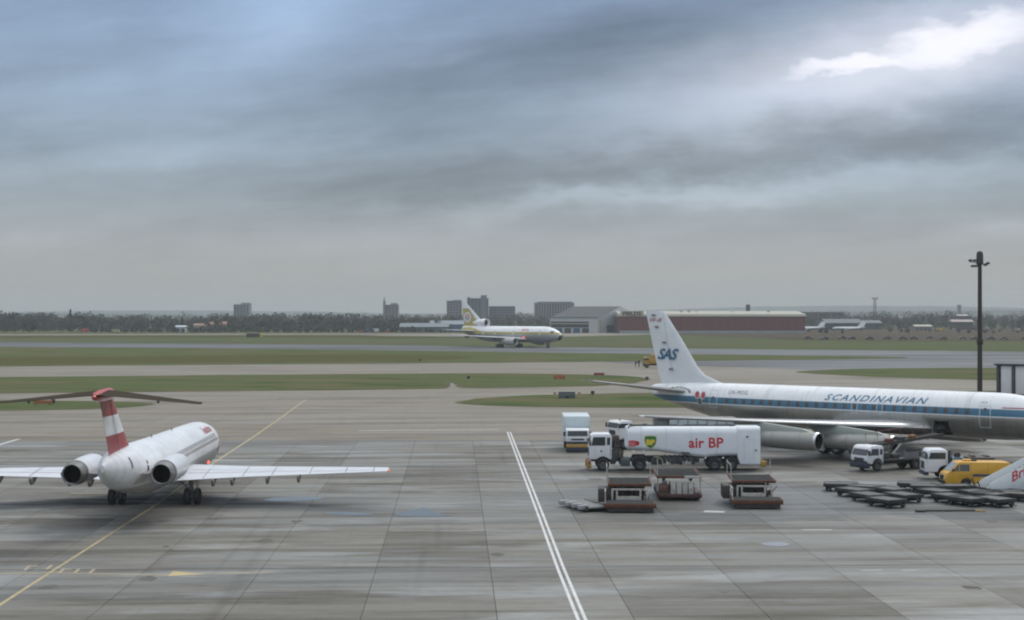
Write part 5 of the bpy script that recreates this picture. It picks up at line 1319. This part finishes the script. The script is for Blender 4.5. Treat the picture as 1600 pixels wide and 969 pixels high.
# ------------------------------------------------------------------ passenger steps at the right edge
def steps():
    p = G(1563, 776)
    root = thing('passenger_steps', 'white sided mobile passenger steps with red lettering cut by the right edge', 'steps', (p.x, p.y, 0), R(4))
    # x up the flight, y away from camera
    L_, sl = 7.5, math.tan(R(29)); lo = -.85
    for nm, y in (('side_panel', 0.0), ('side_panel', 2.0)):
        poly = [(lo + .15, .32), (lo - .15, .62), (lo + .25, 1.02), (L_, 1.02 + (L_ - lo) * sl * .86), (L_, .42 + (L_ - lo) * sl * .5), (2.4, .42), (.5, .30)]
        o = MB().prism(poly, y, y + .06, 0, .02).build(nm, mat('steps_white', (.66, .69, .70), .4, var=.05, dirt=.25, dirtcol=(.45, .45, .42)), root)
        if y == 0:
            c, s = math.cos(R(28)), math.sin(R(28))
            make_text('lettering', 'British', v_redmark, o, lambda x, z: (.85 + x * c, -.006, 1.02 + x * s + z), size=1.0, bold=.02)
    st = MB().box(-.14, .14, .06, 2.0, -.03, .0).box(-.14, -.12, .06, 2.0, -.16, -.03).mesh('step', v_steel, 0)
    for k in range(20): obj('step', st, root, (lo + .5 + k * .33, 0, .45 + k * .33 * sl))
    MB().box(-.2, 6.8, .25, 1.75, .34, .50, 0, .03).build('chassis', v_arch, root)
    MB().tube([(-.1, .6, .42), (-1.55, .8, .62), (-1.75, .8, 1.25)], .05, 8).tube([(-.1, 1.4, .42), (-1.1, 1.0, .5), (-1.3, .9, 1.0)], .05, 8).build('tow_bar', v_oil, root)
    axle(root, .9, 0, .3, .2)
    for o in [c for c in root.children if c.name.startswith(('wheel', 'axle'))]: bpy.data.objects.remove(o)
    wm_ = wheel_mesh(.32, .2)
    for x in (.8, 5.6):
        for y in (.15, 1.85): put('wheel', wm_, root, (x, y, .32))
steps()

# ------------------------------------------------------------------ cargo lifts in the row before the tanker
def lift(label, u, v, rz, mirror=1):
    p = G(u, v)
    root = thing('cargo_lift', label, 'cargo lift', (p.x, p.y, 0), R(rz), 'cargo lifts in a row before the tanker')
    m = mirror
    # bridge platform in front, low
    mb = MB().box(-1.6, 1.6, 0.05, 2.1, .42, .58, 0, .02); mb.build('bridge_platform', v_deck, root)
    MB().box(-1.66, 1.66, -.04, .04, .34, .60, 0, .02).box(-1.68, -1.58, .05, 2.1, .30, .62, 0, .02).box(1.58, 1.68, .05, 2.1, .30, .62, 0, .02).build('platform_edge', v_rust, root)
    rm = MB().cyl((-1.5, 0, 0), (1.5, 0, 0), .045, n=8).mesh('roller', v_roll, 40)
    for k in range(7): obj('roller', rm, root, (0, .28 + k * .27, .585))
    # white guard frame behind it
    fr = MB()
    for x in (-1.15, -.85, .70, 1.15): fr.box(x - .06, x + .06, 2.15, 2.27, .35, 1.30, 0, .015)
    fr.box(-1.2, 1.2, 2.14, 2.26, 1.24, 1.36, 0, .015).box(-.8, .66, 2.16, 2.24, .48, .86, 0, .015); fr.build('guard_frame', v_frame, root)
    # main lift deck
    MB().box(-1.35, 1.35, 2.35, 6.9, 1.50, 1.62, 0, .02).build('main_deck', v_deck, root)
    MB().box(-1.42, 1.42, 2.26, 2.36, 1.50, 1.68, 0, .02).box(-1.45, -1.35, 2.3, 6.95, 1.52, 1.68, 0, .02).box(1.35, 1.45, 2.3, 6.95, 1.52, 1.68, 0, .02).build('deck_edge', v_rust, root)
    for k in range(9): obj('roller', rm, root, (0, 2.75 + k * .46, 1.625)).scale = (.87, 1, 1)
    sc = MB()
    for x in (-.95, .95):
        sc.cyl((x, 2.7, .5), (x, 6.4, 1.45), .07, n=8).cyl((x, 6.4, .5), (x, 2.7, 1.45), .07, n=8)
    q = random.Random(int(u))
    for _ in range(26):
        x, y, z = q.uniform(-1.3, 1.2), q.uniform(2.3, 4.2), q.uniform(.4, 1.35); a, b, c = q.uniform(.06, .3), q.uniform(.1, .5), q.uniform(.06, .22); sc.box(x, x + a, y, y + b, z, z + c, q.randint(0, 2))
    for _ in range(10):
        x, y, z = q.uniform(-1.3, 1.3), q.uniform(2.3, 3.4), q.uniform(.3, .8); sc.tube([(x, y, z), (x + q.uniform(-.3, .3), y + .2, z + .4), (x + q.uniform(-.4, .4), y + .3, z + .7)], .03, 6, q.randint(0, 2))
    sc.box(-1.5, 1.5, .06, .16, .1, .34).box(-1.5, 1.5, .2, 2.0, .2, .36)
    sc.box(-1.2, 1.2, 2.3, 6.9, .28, .52, 0, .03).box(-.9, .9, 3.0, 5.6, .52, 1.2, 0, .05).build('scissor_lift', [v_oil, v_rust, v_arch], root)
    MB().box(-2.1 if m > 0 else .95, -.95 if m > 0 else 2.1, 2.6, 4.6, .40, 1.30, 0, .06).build('engine_box', v_oil, root)
    rail = MB()
    x = -1.62 * m
    for y in (.4, 2.2): rail.box(x - .03, x + .03, y - .03, y + .03, .6, 1.35)
    rail.box(x - .03, x + .03, .4, 2.2, 1.28, 1.36).tube([(x, .4, .65), (x, 2.2, 1.3)], .025).tube([(x, .4, 1.3), (x, 2.2, .65)], .025)
    rail.build('side_gate', v_frame, root)
    po = MB()
    for xx, y in ((-1.5, 6.6), (1.5, 6.6), (-1.5, 3.2)): po.cyl((xx, y, 1.6), (xx, y, 2.7), .03, n=6)
    po.cyl((-1.5, 6.6, 2.6), (-1.5, 3.2, 2.6), .025, n=6).build('handrail', v_frame, root)
    wm_ = wheel_mesh(.3, .22)
    for xx in (-1.1, 1.1):
        for y in (1.2, 5.9): put('wheel', wm_, root, (xx, y, .3))
    return root
lift('rusty cargo lift with low front platform, leftmost of the row before the tanker', 985, 802, -3, 1)
lift('rusty cargo lift with low front platform, rightmost of the row before the tanker', 1184, 796, -3, 1)
def lift_rear():
    p = G(1062, 783)
    root = thing('cargo_lift', 'rusty cargo lift with white slatted radiator, middle of the row before the tanker', 'cargo lift', (p.x, p.y, 0), R(-2), 'cargo lifts in a row before the tanker')
    MB().box(-1.45, 1.5, .25, 6.0, .30, .62, 0, .04).build('chassis', v_oil, root)
    MB().box(-1.5, 1.55, 0.0, .25, .22, .48, 0, .04).build('bumper', mat('bumper_dark_red', (.07, .03, .028), .6, var=.3), root)
    sm = MB().box(-.18, .18, .10, .24, .30, 1.26, 0, .03).mesh('slat', v_frame, 30)
    for k in range(4): obj('slat', sm, root, (-.44 + k * .41, 0, 0))
    MB().box(-.66, 1.02, .12, .26, 1.26, 1.36, 0, .02).build('radiator_cap', v_frame, root)
    MB().box(-.66, 1.0, .26, 1.4, .62, 1.25, 0, .04).build('engine_box', v_oil, root)
    MB().box(-1.40, -.75, .3, 1.6, .62, 1.05, 0, .05).build('side_box', mat('box_brown', (.16, .08, .06), .7, var=.3, scale=3, dirt=.4), root)
    MB().box(-1.15, -.85, .35, .6, 1.06, 1.35, 0, .04).build('control_box', mat('box_slate', (.10, .12, .13), .5), root)
    MB().box(-1.45, 1.45, .45, 5.8, 1.52, 1.66, 0, .02).build('main_deck', v_deck, root)
    MB().box(-1.52, .35, .36, .46, 1.52, 1.70, 0, .02).box(-1.55, -1.45, .4, 5.85, 1.52, 1.70, 0, .02).box(1.45, 1.55, .4, 5.85, 1.52, 1.70, 0, .02).build('deck_edge', v_rust, root)
    MB().box(.35, 1.52, .36, .46, 1.52, 1.70, 0, .02).build('deck_edge', v_frame, root)
    rm = MB().cyl((-1.35, 0, 0), (1.35, 0, 0), .045, n=8).mesh('roller', v_roll, 40)
    for k in range(9): obj('roller', rm, root, (0, .8 + k * .55, 1.665))
    for x in (1.15,): MB().cyl((x, .16, 1.08), (x, .26, 1.08), .15, n=14).build('headlamp', v_lamp, root)
    MB().box(1.05, 1.42, .05, .28, .52, .82, 0, .03).build('step_plate', mat('plate_pink', (.40, .33, .32), .6, dirt=.3), root)
    po = MB().cyl((-1.48, .5, .62), (-1.48, .5, 1.5), .05, n=8).cyl((1.46, .5, .62), (1.46, .5, 1.5), .05, n=8).cyl((-1.5, .55, 1.65), (-1.5, .55, 2.9), .03, n=6).build('post', v_frame, root)
    for x in (-.95, .95): MB().cyl((x, 1.2, .55), (x, 4.9, 1.5), .07, n=8).cyl((x, 4.9, .55), (x, 1.2, 1.5), .07, n=8).build('scissor_arm', v_oil, root)
    wm_ = wheel_mesh(.34, .24)
    for x in (-1.2, 1.25):
        for y in (.9, 5.0): put('wheel', wm_, root, (x, y, .34))
lift_rear()

def roller_bed():
    p = G(935, 800)
    root = thing('roller_bed', 'low grey roller bed with pale steps lying left of the leftmost cargo lift', 'roller bed', (p.x, p.y, 0), R(22))
    MB().box(-.75, .75, 0, 3.9, .22, .34, 0, .02).build('bed', mat('bed_grey', (.20, .22, .22), .5, .1, var=.2, dirt=.4), root)
    MB().box(-.86, -.76, -.1, 4.0, .10, .40, 0, .02).box(.76, .86, -.1, 4.0, .10, .40, 0, .02).build('side_rail', v_oil, root)
    sm = MB().box(-1.28, -.62, -.20, .20, .16, .46, 0, .05).mesh('pad', mat('pad_pale', (.30, .30, .31), .5, var=.12, dirt=.3), 30)
    for k in range(4): obj('pad', sm, root, (0, .35 + k * 1.02, 0))
    rm = MB().cyl((-.6, 0, 0), (.7, 0, 0), .04, n=8).mesh('roller', v_steel, 40)
    for k in range(10): obj('roller', rm, root, (0, .3 + k * .38, .345))
    wm_ = wheel_mesh(.16, .12)
    for x in (-.7, .7):
        for y in (.4, 3.4): put('wheel', wm_, root, (x, y, .16))
roller_bed()

# ------------------------------------------------------------------ baggage dollies
def dolly():
    root = obj('baggage_dolly', None)
    df = mat('dolly_frame', (.035, .035, .036), .65, .1, var=.3, scale=3, dirt=.4, dirtcol=(.09, .06, .04))
    MB().box(-1.14, 1.14, -.74, .74, .46, .52).build('deck', v_deck, root)
    MB().box(-1.2, 1.2, -.80, -.73, .34, .58, 0, .015).box(-1.2, 1.2, .73, .80, .34, .58, 0, .015).box(-1.22, -1.13, -.73, .73, .34, .60, 0, .015).box(1.13, 1.22, -.73, .73, .34, .60, 0, .015).build('edge_frame', df, root)
    sm = MB().box(-1.12, 1.12, -.16, .16, .521, .556).mesh('plank', mat('dolly_plank', (.085, .092, .090), .6, var=.35, scale=2.5, dirt=.6, dirtcol=(.035, .034, .032)), 0)
    for k in range(4): obj('plank', sm, root, (0, -.54 + k * .36, 0))
    MB().box(-1.0, 1.0, -.5, .5, .24, .46).box(-1.0, -.8, -.7, .7, .16, .4).box(.8, 1.0, -.7, .7, .16, .4).build('chassis', v_arch, root)
    MB().tube([(1.1, 0, .36), (1.6, 0, .25), (1.9, 0, .22)], .04).build('drawbar', v_oil, root)
    wm_ = wheel_mesh(.22, .14)
    for x in (-.86, .86):
        for y in (-.62, .62): put('wheel', wm_, root, (x, y, .22))
    return root
proto = dolly()
DL = [(1316, 768, -14, 'leftmost baggage dolly, at the back beside the open concrete'), (1338, 777, -55, 'second baggage dolly from the left, half behind the front left one'),
      (1388, 793, -62, 'baggage dolly nearest the camera in the left cluster'), (1360, 785, -66, 'baggage dolly wedged behind the nearest left cluster one'), (1394, 776, -58, 'baggage dolly in the middle of the left cluster'),
      (1432, 767, -18, 'rearmost baggage dolly right of the left cluster, below the truck'), (1492, 771, 4, 'baggage dolly directly below the yellow van front'), (1467, 779, -60, 'baggage dolly left in the right cluster below the yellow van'),
      (1490, 787, -64, 'baggage dolly second from left at the front of the right cluster'), (1532, 781, -62, 'baggage dolly in the middle of the right cluster under the steps tip'),
      (1558, 792, -60, 'baggage dolly nearest the camera in the right cluster'), (1576, 779, -40, 'baggage dolly under the white passenger steps'), (1598, 784, -30, 'baggage dolly cut by the right picture edge'),
      (1356, 772, -30, 'baggage dolly in the gap between the two leftmost clusters rear row'), (1414, 785, -64, 'baggage dolly at the right end of the left cluster front row'), (1452, 771, -14, 'baggage dolly just left of the one below the van front'),
      (1514, 791, -58, 'baggage dolly between the two nearest ones of the right cluster'), (1548, 784, -52, 'baggage dolly touching the tow bar of the passenger steps')]
for k, (u, v, a, lab) in enumerate(DL):
    o = proto if k == 0 else copy_tree(proto)
    p = G(u, v); o.location = (p.x, p.y + .5, 0); o.rotation_euler.z = R(a)
    tag(o, lab, 'dolly', 'baggage dollies parked on the apron')
p = G(1478, 800)
t = thing('tow_bar', 'long dark tow bar lying on the apron in front of the dollies', 'tow bar', (p.x, p.y, 0), R(2))
MB().cyl((-1.5, 0, .10), (1.9, 0, .10), .07, n=10).build('bar', v_oil, t); MB().box(-2.0, -1.4, -.2, .2, .02, .16, 0, .03).build('coupling', v_oil, t); MB().cyl((1.9, 0, .1), (2.5, .35, .06), .04).cyl((1.9, 0, .1), (2.5, -.35, .06), .04).build('fork', v_ochre, t)

# ------------------------------------------------------------------ floodlight mast
p = at(1531, 392, 205)
t = thing('floodlight_mast', 'tall dark brown floodlight mast rising behind the big jet at right', 'light mast', (p.x, 205, 0))
m_mast = mat('mast_brown', (.040, .030, .028), .55, .2, var=.15, scale=.6)
MB().cyl((0, 0, 0), (0, 0, p.z - 1.2), .34, .24, 14).build('pole', m_mast, t)
MB().lathe([(0, .30), (.05, .44), (1.35, .42), (1.65, .30), (1.75, .02)], 'z', (0, 0, p.z - 1.75), 14).build('head', m_mast, t)
MB().box(-.32, .32, -.32, .32, 9.0, 9.7, 0, .04).build('winch_box', m_mast, t)
MB().cyl((-1.25, 0, p.z - 1.35), (1.0, 0, p.z - 1.75), .05).cyl((-1.0, .1, p.z - 1.95), (.8, .1, p.z - 1.6), .05).build('cross_arm', m_mast, t)
for x, z in ((-1.25, -1.2), (-.72, -1.2), (-.95, -1.9), (-.55, -1.9), (.62, -1.75), (.95, -1.55)):
    MB().box(-.20, .20, -.25, .1, -.16, .12, 0, .03).build('floodlamp', mat('floodlamp', (.05, .05, .055), .3), t).location = (x, -.1, p.z + z)

# ------------------------------------------------------------------ air bridge
def air_bridge():
    root = thing('air_bridge', 'white panelled air bridge with dark roof at the right edge behind the jet', 'air bridge', (52.9, 178, 0), R(-28))
    wp = mat('bridge_white', (.62, .63, .64), .4, var=.05, dirt=.2, dirtcol=(.45, .45, .42)); dk = mat('bridge_dark', (.045, .05, .056), .5, var=.15)
    mr_ = mat('bridge_maroon', (.11, .035, .035), .6, var=.15)
    MB().box(.1, 16, .15, 3.2, 3.55, 7.25).build('tunnel', dk, root, 0)
    MB().box(-.3, 16.2, -.25, 3.6, 7.26, 7.44, 0, .03).build('roof', dk, root)
    pm = MB().box(.42, 1.55, .0, .16, 4.15, 7.20, 0, .01).mesh('panel', wp, 30)
    obj('panel', pm, root, (0, 0, 0))
    pm2 = MB().box(0, 3.3, .0, .16, 4.15, 7.20, 0, .01).mesh('panel', wp, 30)
    for k in range(4): obj('panel', pm2, root, (1.95 + k * 3.55, 0, 0))
    MB().box(.42, 16, .02, .15, 3.56, 4.14).build('skirt', mr_, root, 0)
    po = MB().box(-.05, .25, -.12, .22, 0, 7.25, 0, .02).mesh('post', dk, 30)
    for x in (0, 1.62, 5.15, 8.7, 12.25): obj('post', po, root, (x, 0, 0))
    MB().box(4.5, 5.6, 1.0, 2.2, 0, 3.55).build('leg', dk, root)
air_bridge()

# ------------------------------------------------------------------ people
def person(label, loc, rz, top, legs, lean=0.0, hgt=1.76, arm=.3, group=None):
    """one skinned figure: hips, legs mid-stance, torso, arms and head"""
    k = hgt / 1.76
    J = {'hip': (0, 0, .95), 'belly': (lean * .2, 0, 1.12), 'chest': (lean * .5, 0, 1.36), 'neck': (lean * .75, 0, 1.52), 'head': (lean * .9 + .02, 0, 1.62), 'crown': (lean * .95, 0, 1.72)}
    Rr = {'hip': .15, 'belly': .145, 'chest': .16, 'neck': .065, 'head': .105, 'crown': .08}
    Ed = [('hip', 'belly'), ('belly', 'chest'), ('chest', 'neck'), ('neck', 'head'), ('head', 'crown')]
    for s, q in (('l', 1), ('r', -1)):
        J['th' + s] = (.02 * q, .10 * q, .86); J['kn' + s] = (.06 + .05 * q, .11 * q, .50); J['an' + s] = (.02 + .10 * q, .11 * q, .09); J['to' + s] = (.20 + .10 * q, .13 * q, .045)
        J['sh' + s] = (lean * .6, .20 * q, 1.43); J['el' + s] = (lean * .6 + .04 + arm * .3, .27 * q, 1.15); J['wr' + s] = (lean * .6 + .12 + arm, .24 * q, .95 + arm * .5); J['ha' + s] = (lean * .6 + .17 + arm * 1.15, .23 * q, .88 + arm * .55)
        for n_, r_ in (('th', .10), ('kn', .07), ('an', .05), ('to', .045), ('sh', .075), ('el', .052), ('wr', .036), ('ha', .04)): Rr[n_ + s] = r_
        Ed += [('hip', 'th' + s), ('th' + s, 'kn' + s), ('kn' + s, 'an' + s), ('an' + s, 'to' + s), ('chest', 'sh' + s), ('sh' + s, 'el' + s), ('el' + s, 'wr' + s), ('wr' + s, 'ha' + s)]
    names = list(J); me = bpy.data.meshes.new('person')
    me.from_pydata([tuple(c * k for c in J[n_]) for n_ in names], [(names.index(a), names.index(b)) for a, b in Ed], [])
    o = obj('person', me, None, loc, rz)
    sm = o.modifiers.new('skin', 'SKIN'); sm.use_smooth_shade = True
    for v, n_ in zip(me.skin_vertices[0].data, names): v.radius = (Rr[n_] * k, Rr[n_] * k); v.use_root = (n_ == 'hip')
    ss = o.modifiers.new('sub', 'SUBSURF'); ss.levels = 1; ss.render_levels = 2
    me.materials.append(bands('clothes_%s' % label[:24], [(0, (.02, .02, .02), .6, 0), (.08, legs, .8, 0), (.98 * k, top, .8, 0), (1.50 * k, (.30, .18, .13), .6, 0), (1.68 * k, (.03, .025, .02), .7, 0)], top=2.0))
    tag(o, label, 'person', group)
p = G(1398, 722); person('worker in dark jacket standing behind the belt loader cab', (p.x, p.y, 0), R(200), (.03, .03, .045), (.03, .032, .04), hgt=1.8)
p = G(1383, 724); person('worker in brown jacket leaning at the belt loader power pack', (p.x, p.y + 1.5, 0), R(120), (.20, .10, .06), (.04, .04, .04), .15)
p = G(1449, 738); person('worker in olive overalls walking in front of the flatbed truck cab', (p.x, p.y + .6, 0), R(160), (.12, .115, .05), (.10, .10, .05), .1)
p = G(993, 574); person('leftmost of the two dark clad people beside the far yellow truck', (p.x, p.y, 0), R(30), (.02, .02, .03), (.02, .02, .03), .1, 1.7)
p = G(998.5, 574); person('taller dark clad person standing next to the far yellow truck', (p.x, p.y, 0), R(-140), (.02, .022, .022), (.02, .02, .02), 0, 1.9)

# ------------------------------------------------------------------ yellow truck on the far taxiway
p = G(1019, 575)
root = thing('works_truck', 'yellow works truck on the far taxiway behind the lettered tail fin', 'truck', (p.x + .3, p.y + 1.2, 0), R(180))
far_y = mat('works_yellow', (.42, .25, .045), .5, var=.12, dirt=.3)
make_cab(root, 2.3, .9, 1.1, .8, 1.7, 2.5, far_y, None, .6, .15, v_dark, lamps=False, quarter=False)
MB().box(-3.2, .85, -1.15, 1.15, 1.0, 2.3, 0, .05).build('tipper_body', far_y, root); MB().box(-3.2, .5, -.9, .9, 2.3, 3.2, 0, .15).build('canopy', mat('canopy_tan', (.36, .24, .08), .6, var=.2), root)
MB().box(-3.1, 2.0, -.4, .4, .55, .95).build('chassis', v_dark, root); axle(root, 1.5, 1.1, .48, .26); axle(root, -2.0, 1.1, .48, .26)

# ------------------------------------------------------------------ signs and boxes on the grass
def board(name, label, u, v, w, h, col, cat='sign', legs=True, depth=.25, y=None):
    p = G(u, v); t = thing(name, label, cat, (p.x, p.y, .03))
    MB().box(-w / 2, w / 2, -depth / 2, depth / 2, .25 if legs else 0, h, 0, .02).build('board', mat('%s_%d' % (name, u), col, .5, var=.18, scale=1.2, dirt=.35), t)
    if legs:
        for x in (-w * .38, w * .38): MB().box(x - .05, x + .05, -.05, .05, -.05, .26).build('leg', v_dark, t)
    return t
board('taxiway_sign', 'orange sign board on the long grass strip left of the tailplane tip', 874, 594, 2.2, 1.0, (.36, .12, .03))
board('taxiway_sign', 'dark red sign board at the far edge of the grass above tailplane tip', 936, 588.5, 2.1, .75, (.24, .035, .06))
board('taxiway_sign', 'orange sign board on the small grass island at far left', 67, 634, 2.6, .75, (.32, .12, .045))
t = board('equipment_cabinet', 'grey green cabinet on the grass island below the orange sign', 885.5, 622.5, 2.5, .95, (.10, .125, .12), 'cabinet', False, 1.2)
MB().box(-1.3, 1.3, -.66, .66, .95, 1.02, 0, .02).build('lid', mat('cabinet_lid', (.16, .19, .185), .5), t)
MB().box(-.25, .25, -.63, -.60, .05, .3).build('vent', v_arch, t)
for u, lab in ((867, 'red and white marker post left of the grey green cabinet'), (905, 'red and white marker post right of the grey green cabinet')):
    p = G(u, 621); t = thing('marker_post', lab, 'marker', (p.x, p.y, .02)); MB().cyl((0, 0, 0), (.12, 0, .75), .06, n=6).build('post', mat('post_pale', (.45, .38, .36), .6), t); MB().box(-.18, .22, -.04, .04, .45, .75).build('board', mat('post_red', (.36, .10, .09), .6), t)
for u, v, lab in ((732, 593.5, 'small dark marker post at the left end of the right grass strip'), (926, 618.5, 'small dark marker post on the island right of the cabinet'), (1011, 595, 'small dark lamp box at the right tip of the long grass strip'), (83, 632.5, 'small dark lamp box right of the far left orange sign'), (656, 565.5, 'small dark lamp box on the far grass left of centre')):
    p = G(u, v); t = thing('edge_marker', lab, 'marker', (p.x, p.y, .02)); MB().box(-.28, .28, -.2, .2, .25, .75, 0, .04).build('lamp_head', v_dark, t); MB().cyl((0, 0, 0), (0, 0, .3), .06, n=6).build('stem', v_dark, t)
p = G(398, 528.5); t = thing('runway_board', 'dark runway sign board with bright yellow end beyond the far runway', 'sign', (p.x, p.y, .02))
MB().box(-4.3, 2.6, -.25, .25, .5, 2.4, 0, .04).build('board', mat('board_dark', (.055, .045, .05), .6), t); MB().box(2.65, 4.0, -.28, .28, .4, 2.5, 0, .04).build('end_panel', mat('board_yellow', (.50, .40, .03), .5), t)
for x in (-3.5, 0, 3.2): MB().box(x - .1, x + .1, -.1, .1, -.1, .5).build('leg', v_dark, t)

# ------------------------------------------------------------------ distant vehicles
def far_vehicle(kind, label, u, v, col, rz=0, cat=None, group=None):
    p = G(u, v); L_, hh, hw = {'van': (5.2, 2.3, 1.0), 'car': (4.2, 1.4, .82), 'lorry': (9, 3.4, 1.25)}[kind]
    t = thing(kind if kind != 'car' else 'parked_car', label, cat or kind, (p.x, p.y, .03), R(rz), group)
    m = mat('%s_%d_%d' % (kind, u, int(v * 10)), col, .35, var=.06)
    x = L_ / 2
    poly = {'van': [(x, .35), (x, .95), (x - .35, 1.15), (x - 1.0, hh - .05), (x - 1.3, hh), (-x, hh), (-x, .35)],
            'car': [(x, .3), (x, .7), (x - 1.1, .85), (x - 1.7, hh), (-x + 1.2, hh), (-x + .35, .9), (-x, .85), (-x, .3)],
            'lorry': [(x, .6), (x, 2.4), (x - .3, 2.6), (x - 1.6, 2.6), (x - 1.65, hh), (-x, hh), (-x, .6)]}[kind]
    MB().prism(poly, -hw, hw, 0, .06).build('body', m, t)
    for sd in (-1, 1):
        y = sd * hw
        if kind == 'car': MB().prism([(x - 1.25, .88), (x - 1.72, hh - .1), (-x + 1.2, hh - .1), (-x + .6, .9)], y - sd * .02, y + sd * .01).build('side_window', v_glass, t)
        else: MB().box(x - 1.5, x - .75, min(y - sd * .02, y + sd * .012), max(y - sd * .02, y + sd * .012), hh * .55, hh * .55 + .6).build('side_window', v_glass, t)
        wm_ = MB().cyl((0, -.12, 0), (0, .12, 0), .33, n=10).mesh('wheel', m_tyre)
        for xx in (x - .9, -x + .9): put('wheel', wm_, t, (xx, y - sd * .1, .33))
far_vehicle('van', 'red and white van under the far left trees', 132, 519.2, (.42, .05, .05), 180)
far_vehicle('van', 'blue van with white front near the far left trees', 578, 519.5, (.06, .13, .26), 0)
far_vehicle('van', 'white van nose beside the blue van', 589, 519.3, (.60, .62, .65), 0)
far_vehicle('car', 'small red car left of the distant blue van', 565, 519.6, (.35, .06, .06), 0)
far_vehicle('van', 'small blue van left of the pale blue shed', 611, 519.2, (.09, .18, .30), 0)
far_vehicle('car', 'red car next to the small blue van', 605, 519.8, (.36, .07, .07), 0)
far_vehicle('car', 'pale car in front of the pale blue shed', 626, 519.6, (.5, .5, .48), 0)
far_vehicle('van', 'white van in front of the long bright blue shed', 694, 518.8, (.62, .63, .64), 180)
far_vehicle('van', 'yellowish van under the trees right of the red van', 181, 520.4, (.33, .29, .16), 0)
far_vehicle('lorry', 'white lorry parked before the long red hangar near its right end', 1223, 518, (.66, .67, .68), 0)
far_vehicle('van', 'yellow digger like van on the rough ground right of centre', 1470, 518, (.42, .25, .05), 0)
far_vehicle('van', 'white van with red nose under the light mast', 1496, 511.2, (.70, .69, .70), 0)
rr = random.Random(9)
CC = [(.55, .56, .57), (.04, .045, .05), (.10, .11, .13), (.30, .05, .05), (.07, .10, .16), (.40, .39, .36), (.03, .03, .035), (.16, .15, .13)]
ORD = ['first', 'second', 'third', 'fourth', 'fifth', 'sixth', 'seventh', 'eighth', 'ninth', 'tenth', 'eleventh', 'twelfth', 'thirteenth', 'fourteenth', 'fifteenth', 'sixteenth']
names_ = ['white', 'black', 'dark grey', 'red', 'navy', 'beige', 'charcoal', 'brown']
for k, u in enumerate(list(range(1056, 1216, 13))):
    j = rr.choice([0, 0, 1, 5, 2]); far_vehicle('car', '%s car parked before the long red hangar, %s from the left' % (names_[j], ORD[k]), u + rr.uniform(-2, 2), 518.2 + rr.uniform(-.4, .8), CC[j], rr.choice([0, 180]) + rr.uniform(-6, 6), 'car', 'cars before the long red hangar')
for k, u in enumerate(list(range(1262, 1600, 24))):
    j = rr.choice([1, 6, 2, 4, 1, 7]); far_vehicle('car', '%s car at the right grass edge on rough ground, %s from the left' % (names_[j], ORD[k]), u + rr.uniform(-5, 5), 530.6 + rr.uniform(-.8, .6), CC[j], rr.choice([0, 180]) + rr.uniform(-15, 15), 'car', 'dark cars along the rough ground')
for k, u in enumerate(list(range(1390, 1600, 20))):
    j = rr.choice([0, 3, 5, 2, 7, 4]); far_vehicle('car', '%s car below the far right trees, %s from the left' % (names_[j], ORD[k]), u + rr.uniform(-6, 6), 514.5 + rr.uniform(-.8, 2.0), CC[j], rr.uniform(-30, 30), 'car', 'cars below the far right trees')

# ------------------------------------------------------------------ haze
hz = MB().box(-7500, 7500, -60, 7300, -1.2, 75).mesh('haze', [], 0)
m_hz = bpy.data.materials.new('haze_air'); m_hz.use_nodes = True
nt = m_hz.node_tree; nt.nodes.remove(nt.nodes['Principled BSDF'])
pv = nt.nodes.new('ShaderNodeVolumePrincipled'); pv.inputs['Color'].default_value = (.68, .74, .77, 1); pv.inputs['Density'].default_value = .00016; pv.inputs['Anisotropy'].default_value = 0.0
nt.links.new(pv.outputs[0], nt.nodes['Material Output'].inputs['Volume'])
hz.materials.append(m_hz)
ho = obj('haze', hz); ho['kind'] = 'stuff'
